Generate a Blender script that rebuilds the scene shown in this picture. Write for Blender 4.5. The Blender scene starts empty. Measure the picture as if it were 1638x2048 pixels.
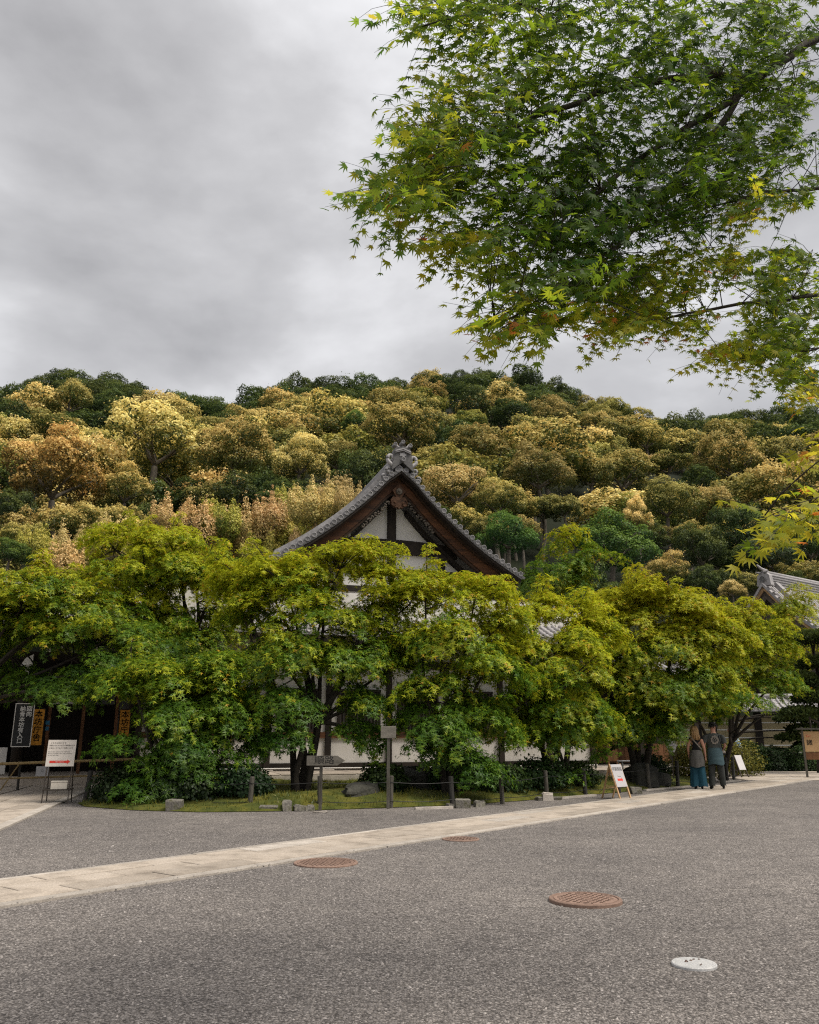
import bpy, math, random
import numpy as np
from math import radians, sin, cos, pi
from mathutils import Vector, Matrix

# ------------------------------------------------------------------ camera, sky, sun, exposure
SC = bpy.context.scene
COL = SC.collection
CAMZ, PITCH, FPX = 1.42, radians(15.4), 1638.0
cam_d = bpy.data.cameras.new("camera")
cam_d.sensor_fit = 'HORIZONTAL'; cam_d.sensor_width = 36; cam_d.lens = 36
cam_d.clip_start = 0.05; cam_d.clip_end = 3000
cam = bpy.data.objects.new("camera", cam_d); COL.objects.link(cam)
cam.location = (0, 0, CAMZ); cam.rotation_euler = (pi / 2 + PITCH, 0, 0)
SC.camera = cam

SUN_EL, SUN_AZ = radians(58), radians(114)          # azimuth clockwise from +Y: high, from the right and behind the camera
world = bpy.data.worlds.new("World"); SC.world = world; world.use_nodes = True
wt = world.node_tree; wt.nodes.clear(); WN = wt.nodes.new; WL = wt.links.new
tc = WN('ShaderNodeTexCoord'); sep = WN('ShaderNodeSeparateXYZ'); WL(tc.outputs['Generated'], sep.inputs[0])
cmb = WN('ShaderNodeMapping'); cmb.inputs['Scale'].default_value = (1.0, 1.0, 1.9); cmb.inputs['Location'].default_value = (5.0, 2.0, 1.0); cmb.inputs['Rotation'].default_value = (0, .10, 0); WL(tc.outputs['Generated'], cmb.inputs[0])
n1 = WN('ShaderNodeTexNoise'); n1.inputs['Scale'].default_value = 2.6; n1.inputs['Detail'].default_value = 9; n1.inputs['Roughness'].default_value = 0.5
n1.inputs['Distortion'].default_value = 0.15; WL(cmb.outputs[0], n1.inputs['Vector'])
ramp = WN('ShaderNodeValToRGB'); WL(n1.outputs[0], ramp.inputs[0])
e = ramp.color_ramp.elements; e[0].position = 0.33; e[0].color = (.142, .1385, .138, 1); e[1].position = 0.63; e[1].color = (.318, .3155, .318, 1)
m_ = ramp.color_ramp.elements.new(0.49); m_.color = (.216, .2125, .2125, 1)
# an overcast sky is brighter towards the zenith
zr = WN('ShaderNodeMapRange'); zr.inputs[1].default_value = 0.2; zr.inputs[2].default_value = 1.0; zr.inputs[3].default_value = 1.0; zr.inputs[4].default_value = 1.15; WL(sep.outputs[2], zr.inputs[0])
mul = WN('ShaderNodeVectorMath'); mul.operation = 'SCALE'; WL(ramp.outputs[0], mul.inputs[0]); WL(zr.outputs[0], mul.inputs['Scale'])
sky = WN('ShaderNodeTexSky'); sky.sky_type = 'NISHITA'; sky.sun_disc = False; sky.sun_elevation = SUN_EL; sky.sun_rotation = SUN_AZ
bg1 = WN('ShaderNodeBackground'); bg1.inputs[1].default_value = 0.1; WL(sky.outputs[0], bg1.inputs[0])
bg2 = WN('ShaderNodeBackground'); bg2.inputs[1].default_value = 1.0; WL(mul.outputs[0], bg2.inputs[0])
mx = WN('ShaderNodeMixShader'); mx.inputs[0].default_value = 0.94; WL(bg1.outputs[0], mx.inputs[1]); WL(bg2.outputs[0], mx.inputs[2])
wo = WN('ShaderNodeOutputWorld'); WL(mx.outputs[0], wo.inputs[0])

sun_d = bpy.data.lights.new("sun", 'SUN'); sun_d.energy = 1.5; sun_d.angle = radians(30); sun_d.color = (1.0, .93, .82)
sun = bpy.data.objects.new("sun", sun_d); COL.objects.link(sun)
sd = Vector((sin(SUN_AZ) * cos(SUN_EL), cos(SUN_AZ) * cos(SUN_EL), sin(SUN_EL)))
sun.rotation_euler = sd.to_track_quat('Z', 'Y').to_euler(); sun.location = sd * 50
vs = SC.view_settings; vs.view_transform = 'Standard'; vs.look = 'None'; vs.exposure = 1.45; vs.gamma = 1.0; vs.use_curve_mapping = False
try:
    SC.cycles.max_bounces = 4; SC.cycles.diffuse_bounces = 3; SC.cycles.adaptive_threshold = .012; SC.cycles.glossy_bounces = 2; SC.cycles.transmission_bounces = 4
    SC.cycles.use_denoising = False; SC.cycles.filter_width = 1.2
except Exception: pass

# ------------------------------------------------------------------ helpers
rng = np.random.default_rng(7); R_ = random.Random(11)
cT, sT = cos(PITCH), sin(PITCH)
def ray(x, y):
    u = (x - 819) / FPX; v = (1024 - y) / FPX
    return np.array([u, cT - v * sT, sT + v * cT])
def G(x, y, z=0.0):                       # the point of a level plane seen at photo pixel (x, y)
    d = ray(x, y); return np.array([0, 0, CAMZ]) + d * (z - CAMZ) / d[2]
def P(x, y, Y):                           # the point at distance Y seen at photo pixel (x, y)
    d = ray(x, y); return np.array([0, 0, CAMZ]) + d * Y / d[1]
def mpp(x, y, Y):                         # metres per photo pixel there
    return Y / ray(x, y)[1] / FPX
def nrm(a):
    a = np.asarray(a, float); return a / np.maximum(np.linalg.norm(a, axis=-1, keepdims=True), 1e-9)

def np_mesh(name, V, F, mat=None, C=None, smooth=False):
    me = bpy.data.meshes.new(name); V = np.ascontiguousarray(V, np.float32).reshape(-1, 3); F = np.ascontiguousarray(F, np.int32)
    n, k = F.shape
    me.vertices.add(len(V)); me.vertices.foreach_set('co', V.ravel())
    me.loops.add(n * k); me.loops.foreach_set('vertex_index', F.ravel())
    me.polygons.add(n); me.polygons.foreach_set('loop_start', np.arange(0, n * k, k, dtype=np.int32))
    if smooth: me.polygons.foreach_set('use_smooth', np.ones(n, bool))
    me.update(calc_edges=True)
    if C is not None:
        a = me.color_attributes.new('Col', 'FLOAT_COLOR', 'POINT')
        rgba = np.ones((len(V), 4), np.float32); rgba[:, :3] = C; a.data.foreach_set('color', rgba.ravel())
    if mat: me.materials.append(mat)
    return me
def link(name, me, parent=None, **kw):
    o = bpy.data.objects.new(name, me); COL.objects.link(o)
    if parent is not None: o.parent = parent
    for k, v in kw.items(): o[k] = v
    return o
def empty(name, loc, label, category, group=None, rz=0.0):
    o = bpy.data.objects.new(name, None); COL.objects.link(o); o.location = loc; o.rotation_euler = (0, 0, rz); o.empty_display_size = .2
    o['label'] = label; o['category'] = category
    if group: o['group'] = group
    return o
def tag(o, label, category=None, group=None, kind=None):
    o['label'] = label
    if category: o['category'] = category
    if group: o['group'] = group
    if kind: o['kind'] = kind
    return o

class MB:
    """collects shapes; build() links them as one mesh object"""
    def __init__(s): s.v = []; s.f = []; s.m = []; s.cur = 0
    def add(s, vs, fs):
        b = len(s.v); s.v += [tuple(map(float, p)) for p in vs]; s.f += [tuple(b + i for i in f) for f in fs]; s.m += [s.cur] * len(fs); return s
    def box(s, c, d, rz=0, M=None, bevel=0.0):
        hx, hy, hz = d[0] / 2, d[1] / 2, d[2] / 2
        if bevel <= 0:
            pts = [(x, y, z) for z in (-hz, hz) for x, y in ((-hx, -hy), (hx, -hy), (hx, hy), (-hx, hy))]
            fs = [(3, 2, 1, 0), (4, 5, 6, 7), (0, 1, 5, 4), (1, 2, 6, 5), (2, 3, 7, 6), (3, 0, 4, 7)]
        else:
            b = min(bevel, hx * .8, hy * .8, hz * .8)
            bm = [(-hx, -hy), (hx, -hy), (hx, hy), (-hx, hy)]
            inn = [(-hx + b, -hy + b), (hx - b, -hy + b), (hx - b, hy - b), (-hx + b, hy - b)]
            pts = [(x, y, -hz) for x, y in bm] + [(x, y, hz - b) for x, y in bm] + [(x, y, hz) for x, y in inn]
            fs = [(3, 2, 1, 0), (8, 9, 10, 11)] + [(i, (i + 1) % 4, 4 + (i + 1) % 4, 4 + i) for i in range(4)] + [(4 + i, 4 + (i + 1) % 4, 8 + (i + 1) % 4, 8 + i) for i in range(4)]
        m = Matrix.Translation(Vector(c)) @ (M.to_4x4() if M else Matrix.Rotation(rz, 4, 'Z'))
        return s.add([m @ Vector(p) for p in pts], fs)
    def bar(s, a, b, w, h=None, up=(0, 0, 1)):
        h = h or w; a = Vector(a); b = Vector(b); d = b - a; L = d.length; d = d.normalized(); u = Vector(up)
        if abs(d.dot(u)) > .98: u = Vector((0, 1, 0))
        x = d.cross(u).normalized(); u = x.cross(d)
        M = Matrix((x, d, u)).transposed()
        return s.box((a + b) / 2, (w, L, h), M=M)
    def tube(s, pts, rad, n=8, cap=True):
        pts = np.asarray(pts, float); k = len(pts); rad = np.broadcast_to(np.asarray(rad, float), (k,))
        V, F = tube_np(pts, rad, n)
        s.add(V, [tuple(f) for f in F])
        if cap:
            b = len(s.v) - n * k
            s.f += [tuple(b + i for i in reversed(range(n))), tuple(b + (k - 1) * n + i for i in range(n))]; s.m += [s.cur] * 2
        return s
    def lathe(s, prof, c=(0, 0, 0), n=16, M=None):
        m = Matrix.Translation(Vector(c)) @ (M.to_4x4() if M else Matrix())
        vs = [m @ Vector((r * cos(2 * pi * i / n), r * sin(2 * pi * i / n), z)) for r, z in prof for i in range(n)]
        fs = [(j * n + i, j * n + (i + 1) % n, (j + 1) * n + (i + 1) % n, (j + 1) * n + i) for j in range(len(prof) - 1) for i in range(n)]
        if prof[0][0] > 1e-4: fs.append(tuple(reversed(range(n))))
        if prof[-1][0] > 1e-4: fs.append(tuple((len(prof) - 1) * n + i for i in range(n)))
        return s.add(vs, fs)
    def prism(s, outline, d0, d1, M=None):
        """outline in local (x,z); extruded along local y from d0 to d1"""
        m = M.to_4x4() if M else Matrix(); n = len(outline)
        vs = [m @ Vector((x, d0, z)) for x, z in outline] + [m @ Vector((x, d1, z)) for x, z in outline]
        fs = [tuple(range(n)), tuple(reversed(range(n, 2 * n)))] + [(i, n + i, n + (i + 1) % n, (i + 1) % n) for i in range(n)]
        return s.add(vs, fs)
    def ring_prism(s, upper, lower, d0, d1):
        """a band between two polylines (x,z) extruded along y"""
        n = len(upper); vs = []
        for d in (d0, d1):
            vs += [(x, d, z) for x, z in upper] + [(x, d, z) for x, z in lower]
        fs = []
        for i in range(n - 1):
            a, b, c, d = i, i + 1, n + i + 1, n + i
            fs += [(a, d, c, b), (2 * n + a, 2 * n + b, 2 * n + c, 2 * n + d), (a, b, 2 * n + b, 2 * n + a), (d, 2 * n + d, 2 * n + c, c)]
        fs += [(0, 2 * n, 3 * n, n), (n - 1, 2 * n - 1, 4 * n - 1, 3 * n - 1)]
        return s.add(vs, fs)
    def mesh(s, name, mats, smooth=False):
        me = bpy.data.meshes.new(name); me.from_pydata(s.v, [], s.f)
        for m in (mats if isinstance(mats, (list, tuple)) else [mats]): me.materials.append(m)
        if max(s.m, default=0): me.polygons.foreach_set('material_index', s.m)
        if smooth: me.polygons.foreach_set('use_smooth', [True] * len(s.f))
        me.update(); return me
    def build(s, name, mats, parent=None, smooth=False, **kw):
        return link(name, s.mesh(name, mats, smooth), parent, **kw)

def tube_np(pts, rad, n=6):
    k = len(pts); t = np.gradient(pts, axis=0); t = nrm(t)
    ref = np.array([0, 0, 1.]) if abs(t[:, 2]).mean() < .85 else np.array([1., 0, 0])
    x = nrm(np.cross(t, ref)); y = np.cross(x, t)
    a = np.arange(n) * 2 * pi / n
    V = pts[:, None] + rad[:, None, None] * (np.cos(a)[None, :, None] * x[:, None] + np.sin(a)[None, :, None] * y[:, None])
    i = np.arange(n); F = []
    for j in range(k - 1):
        F.append(np.stack([j * n + i, j * n + (i + 1) % n, (j + 1) * n + (i + 1) % n, (j + 1) * n + i], 1))
    return V.reshape(-1, 3), np.concatenate(F)
def tubes_mesh(name, tubes, mat):
    Vs, Fs, b = [], [], 0
    for p, r, n in tubes:
        V, F = tube_np(np.asarray(p, float), np.asarray(r, float), n); Vs.append(V); Fs.append(F + b); b += len(V)
    return np_mesh(name, np.concatenate(Vs), np.concatenate(Fs), mat, smooth=True)

# ------------------------------------------------------------------ materials
class NT:
    def __init__(s, name):
        s.m = bpy.data.materials.new(name); s.m.use_nodes = True; s.t = s.m.node_tree; s.t.nodes.clear()
        s.out = s.n('ShaderNodeOutputMaterial')
    def n(s, t, **kw):
        nd = s.t.nodes.new(t)
        for k, v in kw.items(): setattr(nd, k, v)
        return nd
    def l(s, a, b): s.t.links.new(a, b)
    def noise(s, scale, detail=4, rough=.55, coord='Object', vec=None, stretch=None):
        if vec is None:
            c = s.n('ShaderNodeTexCoord'); vec = c.outputs[coord]
        if stretch:
            mp = s.n('ShaderNodeMapping'); mp.inputs['Scale'].default_value = stretch; s.l(vec, mp.inputs[0]); vec = mp.outputs[0]
        t = s.n('ShaderNodeTexNoise'); t.inputs['Scale'].default_value = scale; t.inputs['Detail'].default_value = detail; t.inputs['Roughness'].default_value = rough
        s.l(vec, t.inputs['Vector']); return t.outputs[0]
    def ramp(s, fac, stops):
        r = s.n('ShaderNodeValToRGB'); s.l(fac, r.inputs[0]); el = r.color_ramp.elements
        while len(el) < len(stops): el.new(.5)
        for e_, (p, c) in zip(el, stops): e_.position = p; e_.color = (*c, 1)
        return r.outputs[0]
    def mix(s, a, b, fac, mode='MIX'):
        m = s.n('ShaderNodeMix', data_type='RGBA', blend_type=mode)
        for i, v in ((6, a), (7, b)):
            if isinstance(v, tuple): m.inputs[i].default_value = (*v, 1)
            else: s.l(v, m.inputs[i])
        if isinstance(fac, (int, float)): m.inputs[0].default_value = fac
        else: s.l(fac, m.inputs[0])
        return m.outputs[2]
    def bsdf(s, col, rough=.8, bump=None, bstr=.3, bdist=.02, spec=.3, metal=0):
        b = s.n('ShaderNodeBsdfPrincipled'); b.inputs['Roughness'].default_value = rough; b.inputs['Specular IOR Level'].default_value = spec; b.inputs['Metallic'].default_value = metal
        if isinstance(col, tuple): b.inputs['Base Color'].default_value = (*col, 1)
        else: s.l(col, b.inputs['Base Color'])
        if bump is not None:
            bp = s.n('ShaderNodeBump'); bp.inputs['Strength'].default_value = bstr; bp.inputs['Distance'].default_value = bdist; s.l(bump, bp.inputs['Height']); s.l(bp.outputs[0], b.inputs['Normal'])
        s.l(b.outputs[0], s.out.inputs[0]); return s.m
def mottled(name, c1, c2, scale=6, rough=.8, bstr=.25, bdist=.01, stretch=None, fine=None, spec=.25, metal=0, c3=None):
    t = NT(name); nz = t.noise(scale, 6, .6, stretch=stretch)
    col = t.ramp(nz, [(.3, c1), (.68, c2)] if c3 is None else [(.28, c1), (.5, c2), (.72, c3)])
    bz = t.noise(fine, 5, .6) if fine else nz
    if fine:
        col = t.mix(col, t.ramp(bz, [(.3, (.55, .55, .55)), (.7, (1.25, 1.25, 1.25))]), .7, 'MULTIPLY')
    oi = t.n('ShaderNodeObjectInfo'); v = t.n('ShaderNodeMapRange'); v.inputs[3].default_value = .82; v.inputs[4].default_value = 1.16; t.l(oi.outputs['Random'], v.inputs[0])
    hs = t.n('ShaderNodeHueSaturation'); t.l(v.outputs[0], hs.inputs['Value']); t.l(col, hs.inputs['Color'])
    return t.bsdf(hs.outputs[0], rough, bz, bstr, bdist, spec, metal)
def leaf_mat(name, trans=.35, gloss=.06, rnd=.12, huejit=.02, tv=1.35, th=.488, gain=1.0):
    t = NT(name); at = t.n('ShaderNodeAttribute', attribute_name='Col')
    oi = t.n('ShaderNodeObjectInfo'); v = t.n('ShaderNodeMapRange'); v.inputs[3].default_value = gain - rnd; v.inputs[4].default_value = gain + rnd; t.l(oi.outputs['Random'], v.inputs[0])
    mm = t.n('ShaderNodeMath', operation='MULTIPLY'); mm.inputs[1].default_value = 7.13; t.l(oi.outputs['Random'], mm.inputs[0])
    fr = t.n('ShaderNodeMath', operation='FRACT'); t.l(mm.outputs[0], fr.inputs[0])
    hr = t.n('ShaderNodeMapRange'); hr.inputs[3].default_value = .5 - huejit; hr.inputs[4].default_value = .5 + huejit; t.l(fr.outputs[0], hr.inputs[0])
    hs = t.n('ShaderNodeHueSaturation'); t.l(hr.outputs[0], hs.inputs['Hue']); t.l(v.outputs[0], hs.inputs['Value']); t.l(at.outputs['Color'], hs.inputs['Color'])
    d = t.n('ShaderNodeBsdfDiffuse'); t.l(hs.outputs[0], d.inputs[0])
    tr = t.n('ShaderNodeBsdfTranslucent'); hs2 = t.n('ShaderNodeHueSaturation'); hs2.inputs['Hue'].default_value = th; hs2.inputs['Value'].default_value = tv; t.l(hs.outputs[0], hs2.inputs['Color']); t.l(hs2.outputs[0], tr.inputs[0])
    m1 = t.n('ShaderNodeMixShader'); m1.inputs[0].default_value = trans; t.l(d.outputs[0], m1.inputs[1]); t.l(tr.outputs[0], m1.inputs[2])
    g = t.n('ShaderNodeBsdfGlossy'); g.inputs['Roughness'].default_value = .45; g.inputs[0].default_value = (.9, .9, .9, 1)
    m2 = t.n('ShaderNodeMixShader'); m2.inputs[0].default_value = gloss; t.l(m1.outputs[0], m2.inputs[1]); t.l(g.outputs[0], m2.inputs[2])
    t.l(m2.outputs[0], t.out.inputs[0]); return t.m

def gravel_mat():
    t = NT('gravel_ground'); c = t.n('ShaderNodeTexCoord'); vec = c.outputs['Object']
    v1 = t.n('ShaderNodeTexVoronoi'); v1.inputs['Scale'].default_value = 62; t.l(vec, v1.inputs['Vector'])
    v2 = t.n('ShaderNodeTexVoronoi'); v2.inputs['Scale'].default_value = 24; t.l(vec, v2.inputs['Vector'])
    big = t.noise(.35, 5, .6, vec=vec); med = t.noise(3.2, 5, .65, vec=vec); fin = t.noise(55, 3, .7, vec=vec)
    sepc = t.n('ShaderNodeSeparateColor'); t.l(v1.outputs['Color'], sepc.inputs[0])
    col = t.ramp(sepc.outputs[0], [(0., (.128, .115, .107)), (.45, (.215, .193, .180)), (.8, (.280, .253, .237)), (1., (.42, .385, .36))])
    gap = t.ramp(v1.outputs['Distance'], [(.25, (1.12, 1.12, 1.12)), (.75, (.42, .42, .42))])
    col = t.mix(col, gap, 1.0, 'MULTIPLY')
    col = t.mix(col, t.ramp(big, [(.3, (.74, .74, .75)), (.7, (1.2, 1.19, 1.17))]), 1.0, 'MULTIPLY')
    col = t.mix(col, t.ramp(med, [(.3, (.82, .82, .83)), (.7, (1.15, 1.15, 1.14))]), 1.0, 'MULTIPLY')
    col = t.mix(col, t.ramp(fin, [(.3, (.7, .7, .7)), (.7, (1.25, 1.25, 1.25))]), .8, 'MULTIPLY')
    ad = t.n('ShaderNodeMath', operation='ADD'); t.l(v1.outputs['Distance'], ad.inputs[0]); t.l(v2.outputs['Distance'], ad.inputs[1])
    inv = t.n('ShaderNodeMath', operation='MULTIPLY'); inv.inputs[1].default_value = -1; t.l(ad.outputs[0], inv.inputs[0])
    return t.bsdf(col, .85, inv.outputs[0], .75, .012, .25)
M_gravel = gravel_mat()
M_stone_chip = mottled('gravel_stone', (.10, .092, .088), (.27, .25, .24), 30, .85, .2, .003, c3=(.33, .31, .295))
M_slab = mottled('path_slab', (.25, .21, .172), (.40, .342, .283), 2.6, .85, .35, .004, fine=60, c3=(.45, .39, .33))
M_kerb = mottled('pale_kerb_stone', (.34, .30, .26), (.50, .45, .395), 4, .85, .3, .004, fine=50)
M_joint = mottled('path_bedding', (.045, .036, .028), (.075, .060, .048), 8, .95)
M_rust = mottled('rusty_iron', (.14, .090, .070), (.25, .165, .128), 14, .75, .3, .003, fine=90, c3=(.21, .138, .108))
M_cap = mottled('white_enamel_cap', (.50, .50, .50), (.66, .65, .64), 25, .5, .2, .002, fine=120)
M_chipd = mottled('dark_spots', (.10, .07, .06), (.16, .11, .09), 30, .8)
M_moss = mottled('moss_ground', (.022, .036, .006), (.070, .078, .012), 2.2, .95, .6, .03, fine=40, c3=(.13, .115, .018))
M_hill = mottled('forest_floor', (.004, .007, .0025), (.012, .016, .006), .4, .95)
M_bark = mottled('dark_maple_bark', (.018, .015, .012), (.055, .046, .036), 9, .9, .5, .01, fine=45)
M_barkp = mottled('pale_bark', (.07, .06, .048), (.17, .15, .12), 6, .9, .4, .01)
M_post = mottled('weathered_post', (.055, .050, .040), (.13, .118, .098), 14, .9, .5, .008, stretch=(1, 1, .18), fine=60)
M_board = mottled('weathered_board', (.12, .112, .092), (.22, .20, .168), 14, .9, .4, .006, stretch=(.2, 1, 1), fine=60)
M_darkpost = mottled('dark_post', (.025, .024, .022), (.06, .056, .05), 14, .9, .5, .008, stretch=(1, 1, .18))
M_wire = NT('black_wire').bsdf((.012, .012, .012), .6)
M_plaster = mottled('white_plaster', (.50, .475, .43), (.70, .665, .62), 1.1, .9, .1, .002, stretch=(1, 1, .5), c3=(.64, .61, .565))
M_wood = mottled('dark_temple_wood', (.010, .008, .006), (.032, .023, .017), 5, .75, .4, .004, stretch=(1, 1, .2))
M_barge = mottled('red_brown_bargeboard', (.022, .011, .006), (.075, .031, .013), 3.5, .7, .5, .006, stretch=(.35, 1, 2.5), fine=22, c3=(.135, .054, .021))
M_bargedk = mottled('dark_bargeboard', (.022, .013, .008), (.06, .032, .018), 3.5, .75, .5, .006, stretch=(.35, 1, 2.5))
M_carve = mottled('carved_wood', (.022, .011, .006), (.085, .040, .020), 9, .75, .4, .006, c3=(.14, .075, .042))
M_carvedk = mottled('weathered_carving', (.035, .028, .022), (.15, .125, .10), 16, .8, .4, .006)
M_tile = mottled('grey_roof_tile', (.155, .150, .152), (.30, .29, .295), 7, .55, .2, .004, fine=35, spec=.4)
M_tiledk = mottled('dark_tile_face', (.06, .058, .058), (.14, .135, .133), 12, .6, .2, .004, spec=.35)
M_tilelt = mottled('pale_roof_tile', (.26, .245, .245), (.42, .40, .40), 7, .55, .2, .004, fine=35, spec=.4)
M_white = mottled('white_board', (.46, .445, .455), (.53, .515, .52), 3, .6, .02, .001)
M_whitewarm = mottled('cream_board', (.55, .50, .45), (.63, .58, .53), 3, .7, .02, .001)
M_ink = NT('black_ink').bsdf((.012, .012, .012), .8)
M_greyink = NT('grey_ink').bsdf((.10, .10, .10), .8)
M_red = NT('red_print').bsdf((.62, .045, .03), .7)
M_paper = NT('white_print').bsdf((.72, .70, .66), .8)
M_orange = mottled('orange_name_board', (.55, .24, .03), (.68, .31, .045), 5, .7, .1, .002, stretch=(1, 1, .2))
M_black = mottled('black_name_board', (.012, .012, .013), (.03, .03, .03), 5, .6)
M_pine = mottled('raw_pine', (.36, .22, .11), (.52, .34, .18), 10, .7, .2, .002, stretch=(1, 1, .15))
M_brownwood = mottled('brown_wood', (.13, .06, .028), (.26, .12, .055), 6, .7, .3, .003, stretch=(1, .3, .3))
M_bamboo = mottled('bamboo_pole', (.22, .15, .06), (.36, .26, .12), 8, .55, .1, .002)
M_rock = mottled('garden_rock', (.018, .018, .015), (.065, .063, .052), 3, .92, .8, .04, fine=18)
M_rockm = mottled('mossy_stone', (.06, .056, .046), (.20, .185, .16), 9, .92, .6, .02, fine=30, c3=(.09, .09, .035))
M_metal = mottled('brown_steel', (.03, .024, .02), (.065, .052, .042), 12, .5, .1, .001)
M_ochre = mottled('ochre_plaster', (.30, .24, .13), (.40, .33, .19), 2, .9)
M_tan = mottled('tan_notice_board', (.50, .31, .15), (.60, .39, .20), 4, .7)
M_styro = mottled('white_foam_box', (.60, .55, .47), (.68, .62, .54), 12, .8)
M_blue = NT('blue_plastic').bsdf((.05, .22, .40), .5)
M_leaf = leaf_mat('maple_leaf', .40, .02, .04, .005)
M_leafnear = leaf_mat('near_maple_leaf', .62, .010, .10, .02, 2.25, .464)
M_leafhill = leaf_mat('hill_leaf', .26, .015, .20, .016, gain=1.18)
M_leafsm = leaf_mat('shrub_leaf', .25, .012, .10)
M_grass = leaf_mat('moss_grass', .3, .02, 0)
# ------------------------------------------------------------------ terrain
SKY = [(-400, 775), (0, 762), (60, 752), (120, 735), (190, 748), (250, 756), (330, 775), (420, 782), (500, 768), (560, 752), (630, 742), (720, 752), (800, 742), (870, 735), (940, 733), (1020, 738), (1100, 752), (1200, 788), (1300, 812), (1380, 822), (1460, 818), (1560, 812), (1638, 806), (2000, 790)]
_su = np.array([ray(x, y)[0] / ray(x, y)[1] for x, y in SKY]); _se = np.array([ray(x, y)[2] / ray(x, y)[1] for x, y in SKY])
def terrain_z(X, Y):
    X = np.asarray(X, float); Y = np.asarray(Y, float)
    u = X / np.maximum(Y, 1); em = np.interp(u, _su, _se) - .032
    Yr = 205 + 10 * np.sin(u * 9)
    e_ = em * (1 - np.exp(-np.maximum(np.minimum(Y, Yr) - 40, 0) / 44))
    z = e_ * np.minimum(Y, Yr) - np.maximum(Y - Yr, 0) * .35
    z = z + 1.3 * np.sin(X * .11 + 1) * np.sin(Y * .09) * np.clip((Y - 50) / 40, 0, 1)
    return np.where(Y < 40, -.3, z - .3)
gm = MB(); gm.add([(-700, -120, 0), (700, -120, 0), (700, 900, 0), (-700, 900, 0)], [(0, 1, 2, 3)])
tag(gm.build('ground', M_gravel), 'grey gravel yard spreading in front of the temple', kind='structure')
us = np.linspace(-1.5, 1.5, 90); ys = np.concatenate([np.linspace(39, 215, 70), np.linspace(225, 420, 12)])
U, Yg = np.meshgrid(us, ys); Xg = U * Yg; Zg = terrain_z(Xg, Yg)
idx = np.arange(U.size).reshape(U.shape)
Fh = np.stack([idx[:-1, :-1].ravel(), idx[:-1, 1:].ravel(), idx[1:, 1:].ravel(), idx[1:, :-1].ravel()], 1)
tag(link('hill', np_mesh('hill', np.stack([Xg, Yg, Zg], -1), Fh, M_hill, smooth=True)), 'steep wooded hillside rising behind the temple', kind='structure')

# loose gravel stones on the near part of the yard
def stones():
    N = 58000
    y = 4.2 + 9.3 * rng.random(N) ** 1.6; x = (rng.random(N) * 2 - 1) * (.60 * y + .3)
    # keep the paved strip and the covers clear
    s_ = (x - PQ[0]) * PN[0] + (y - PQ[1]) * PN[1]
    sp_ = np.abs(rng.normal(0, .035, N)); keep = (s_ < sp_ - .02) | (s_ > PW + .02 - sp_)
    for (cx, cy, r) in ((1.58, 8.02, .34), (-.98, 10.33, .40), (.74, 12.67, .30), (1.84, 5.88, .155)):
        keep &= (x - cx) ** 2 + (y - cy) ** 2 > r * r
    x, y = x[keep], y[keep]; n = len(x)
    base = np.array([[1, 0, 0], [0, 1, 0], [-1, 0, 0], [0, -1, 0], [0, 0, 1]], float)
    sz = rng.uniform(.0045, .0115, n) * np.where(rng.random(n) < .04, 1.5, 1)
    a = rng.random(n) * 2 * pi; rot = np.stack([np.cos(a), -np.sin(a), np.sin(a), np.cos(a)], 1).reshape(n, 2, 2)
    b = base[None] * rng.uniform(.55, 1.3, (n, 5, 1)) * sz[:, None, None] * np.stack([rng.uniform(.8, 1.5, n), rng.uniform(.6, 1.1, n), rng.uniform(.5, .95, n)], 1)[:, None]
    b[:, 4, :2] += rng.normal(0, .25, (n, 2)) * sz[:, None]
    b[..., :2] = np.einsum('nij,nkj->nki', rot, b[..., :2])
    b[..., 0] += x[:, None]; b[..., 1] += y[:, None]; b[..., 2] += (.001 + .024 * ((s_[keep] > -.002) & (s_[keep] < PW + .002)))[:, None]
    F = np.array([[0, 1, 4], [1, 2, 4], [2, 3, 4], [3, 0, 4]])
    F = (np.arange(n)[:, None, None] * 5 + F[None]).reshape(-1, 3)
    g = rng.choice([.12, .155, .18, .21, .25, .34], n, p=[.16, .24, .25, .2, .11, .04]) * rng.uniform(.85, 1.15, n)
    C = np.repeat(np.stack([g, g * .91, g * .855], 1) * 1.1, 5, 0)
    t = NT('gravel_chip'); at = t.n('ShaderNodeAttribute', attribute_name='Col'); m = t.bsdf(at.outputs['Color'], .85, spec=.25)
    return np_mesh('gravel', b, F, m, C)
# the paved path: runs from the lower left to the upper right
PD = nrm(np.array([.622, .783])); PN = np.array([-PD[1], PD[0]]); PQ = np.array([-3.52, 7.69]); PW = 1.45
def pp(s, w, z=0.0): q = PQ + PD * s + PN * w; return (q[0], q[1], z)
path = MB(); path.add([pp(-9, .02, .006), pp(30, .02, .006), pp(30, PW - .02, .006), pp(-9, PW - .02, .006)], [(0, 1, 2, 3)])
path = tag(path.build('path', M_joint), 'pale stone path crossing the gravel yard', kind='structure')
def slab_mesh(pts, z0, z1, mat, bev=.008):
    c = np.mean(np.array(pts), 0); pts = np.array(pts); inn = pts + nrm(c - pts) * bev
    n = len(pts); v = [(x, y, z0) for x, y in pts] + [(x, y, z1 - bev * .7) for x, y in pts] + [(x, y, z1) for x, y in inn]
    f = [tuple(range(2 * n, 3 * n))] + [(i, (i + 1) % n, n + (i + 1) % n, n + i) for i in range(n)] + [(n + i, n + (i + 1) % n, 2 * n + (i + 1) % n, 2 * n + i) for i in range(n)]
    m = MB().add(v, f); return m.mesh('slab', mat)
def quad2(s0, s1, w0, w1, fn=None):
    fn = fn or pp; return [fn(s0, w0)[:2], fn(s1, w0)[:2], fn(s1, w1)[:2], fn(s0, w1)[:2]]
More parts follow.
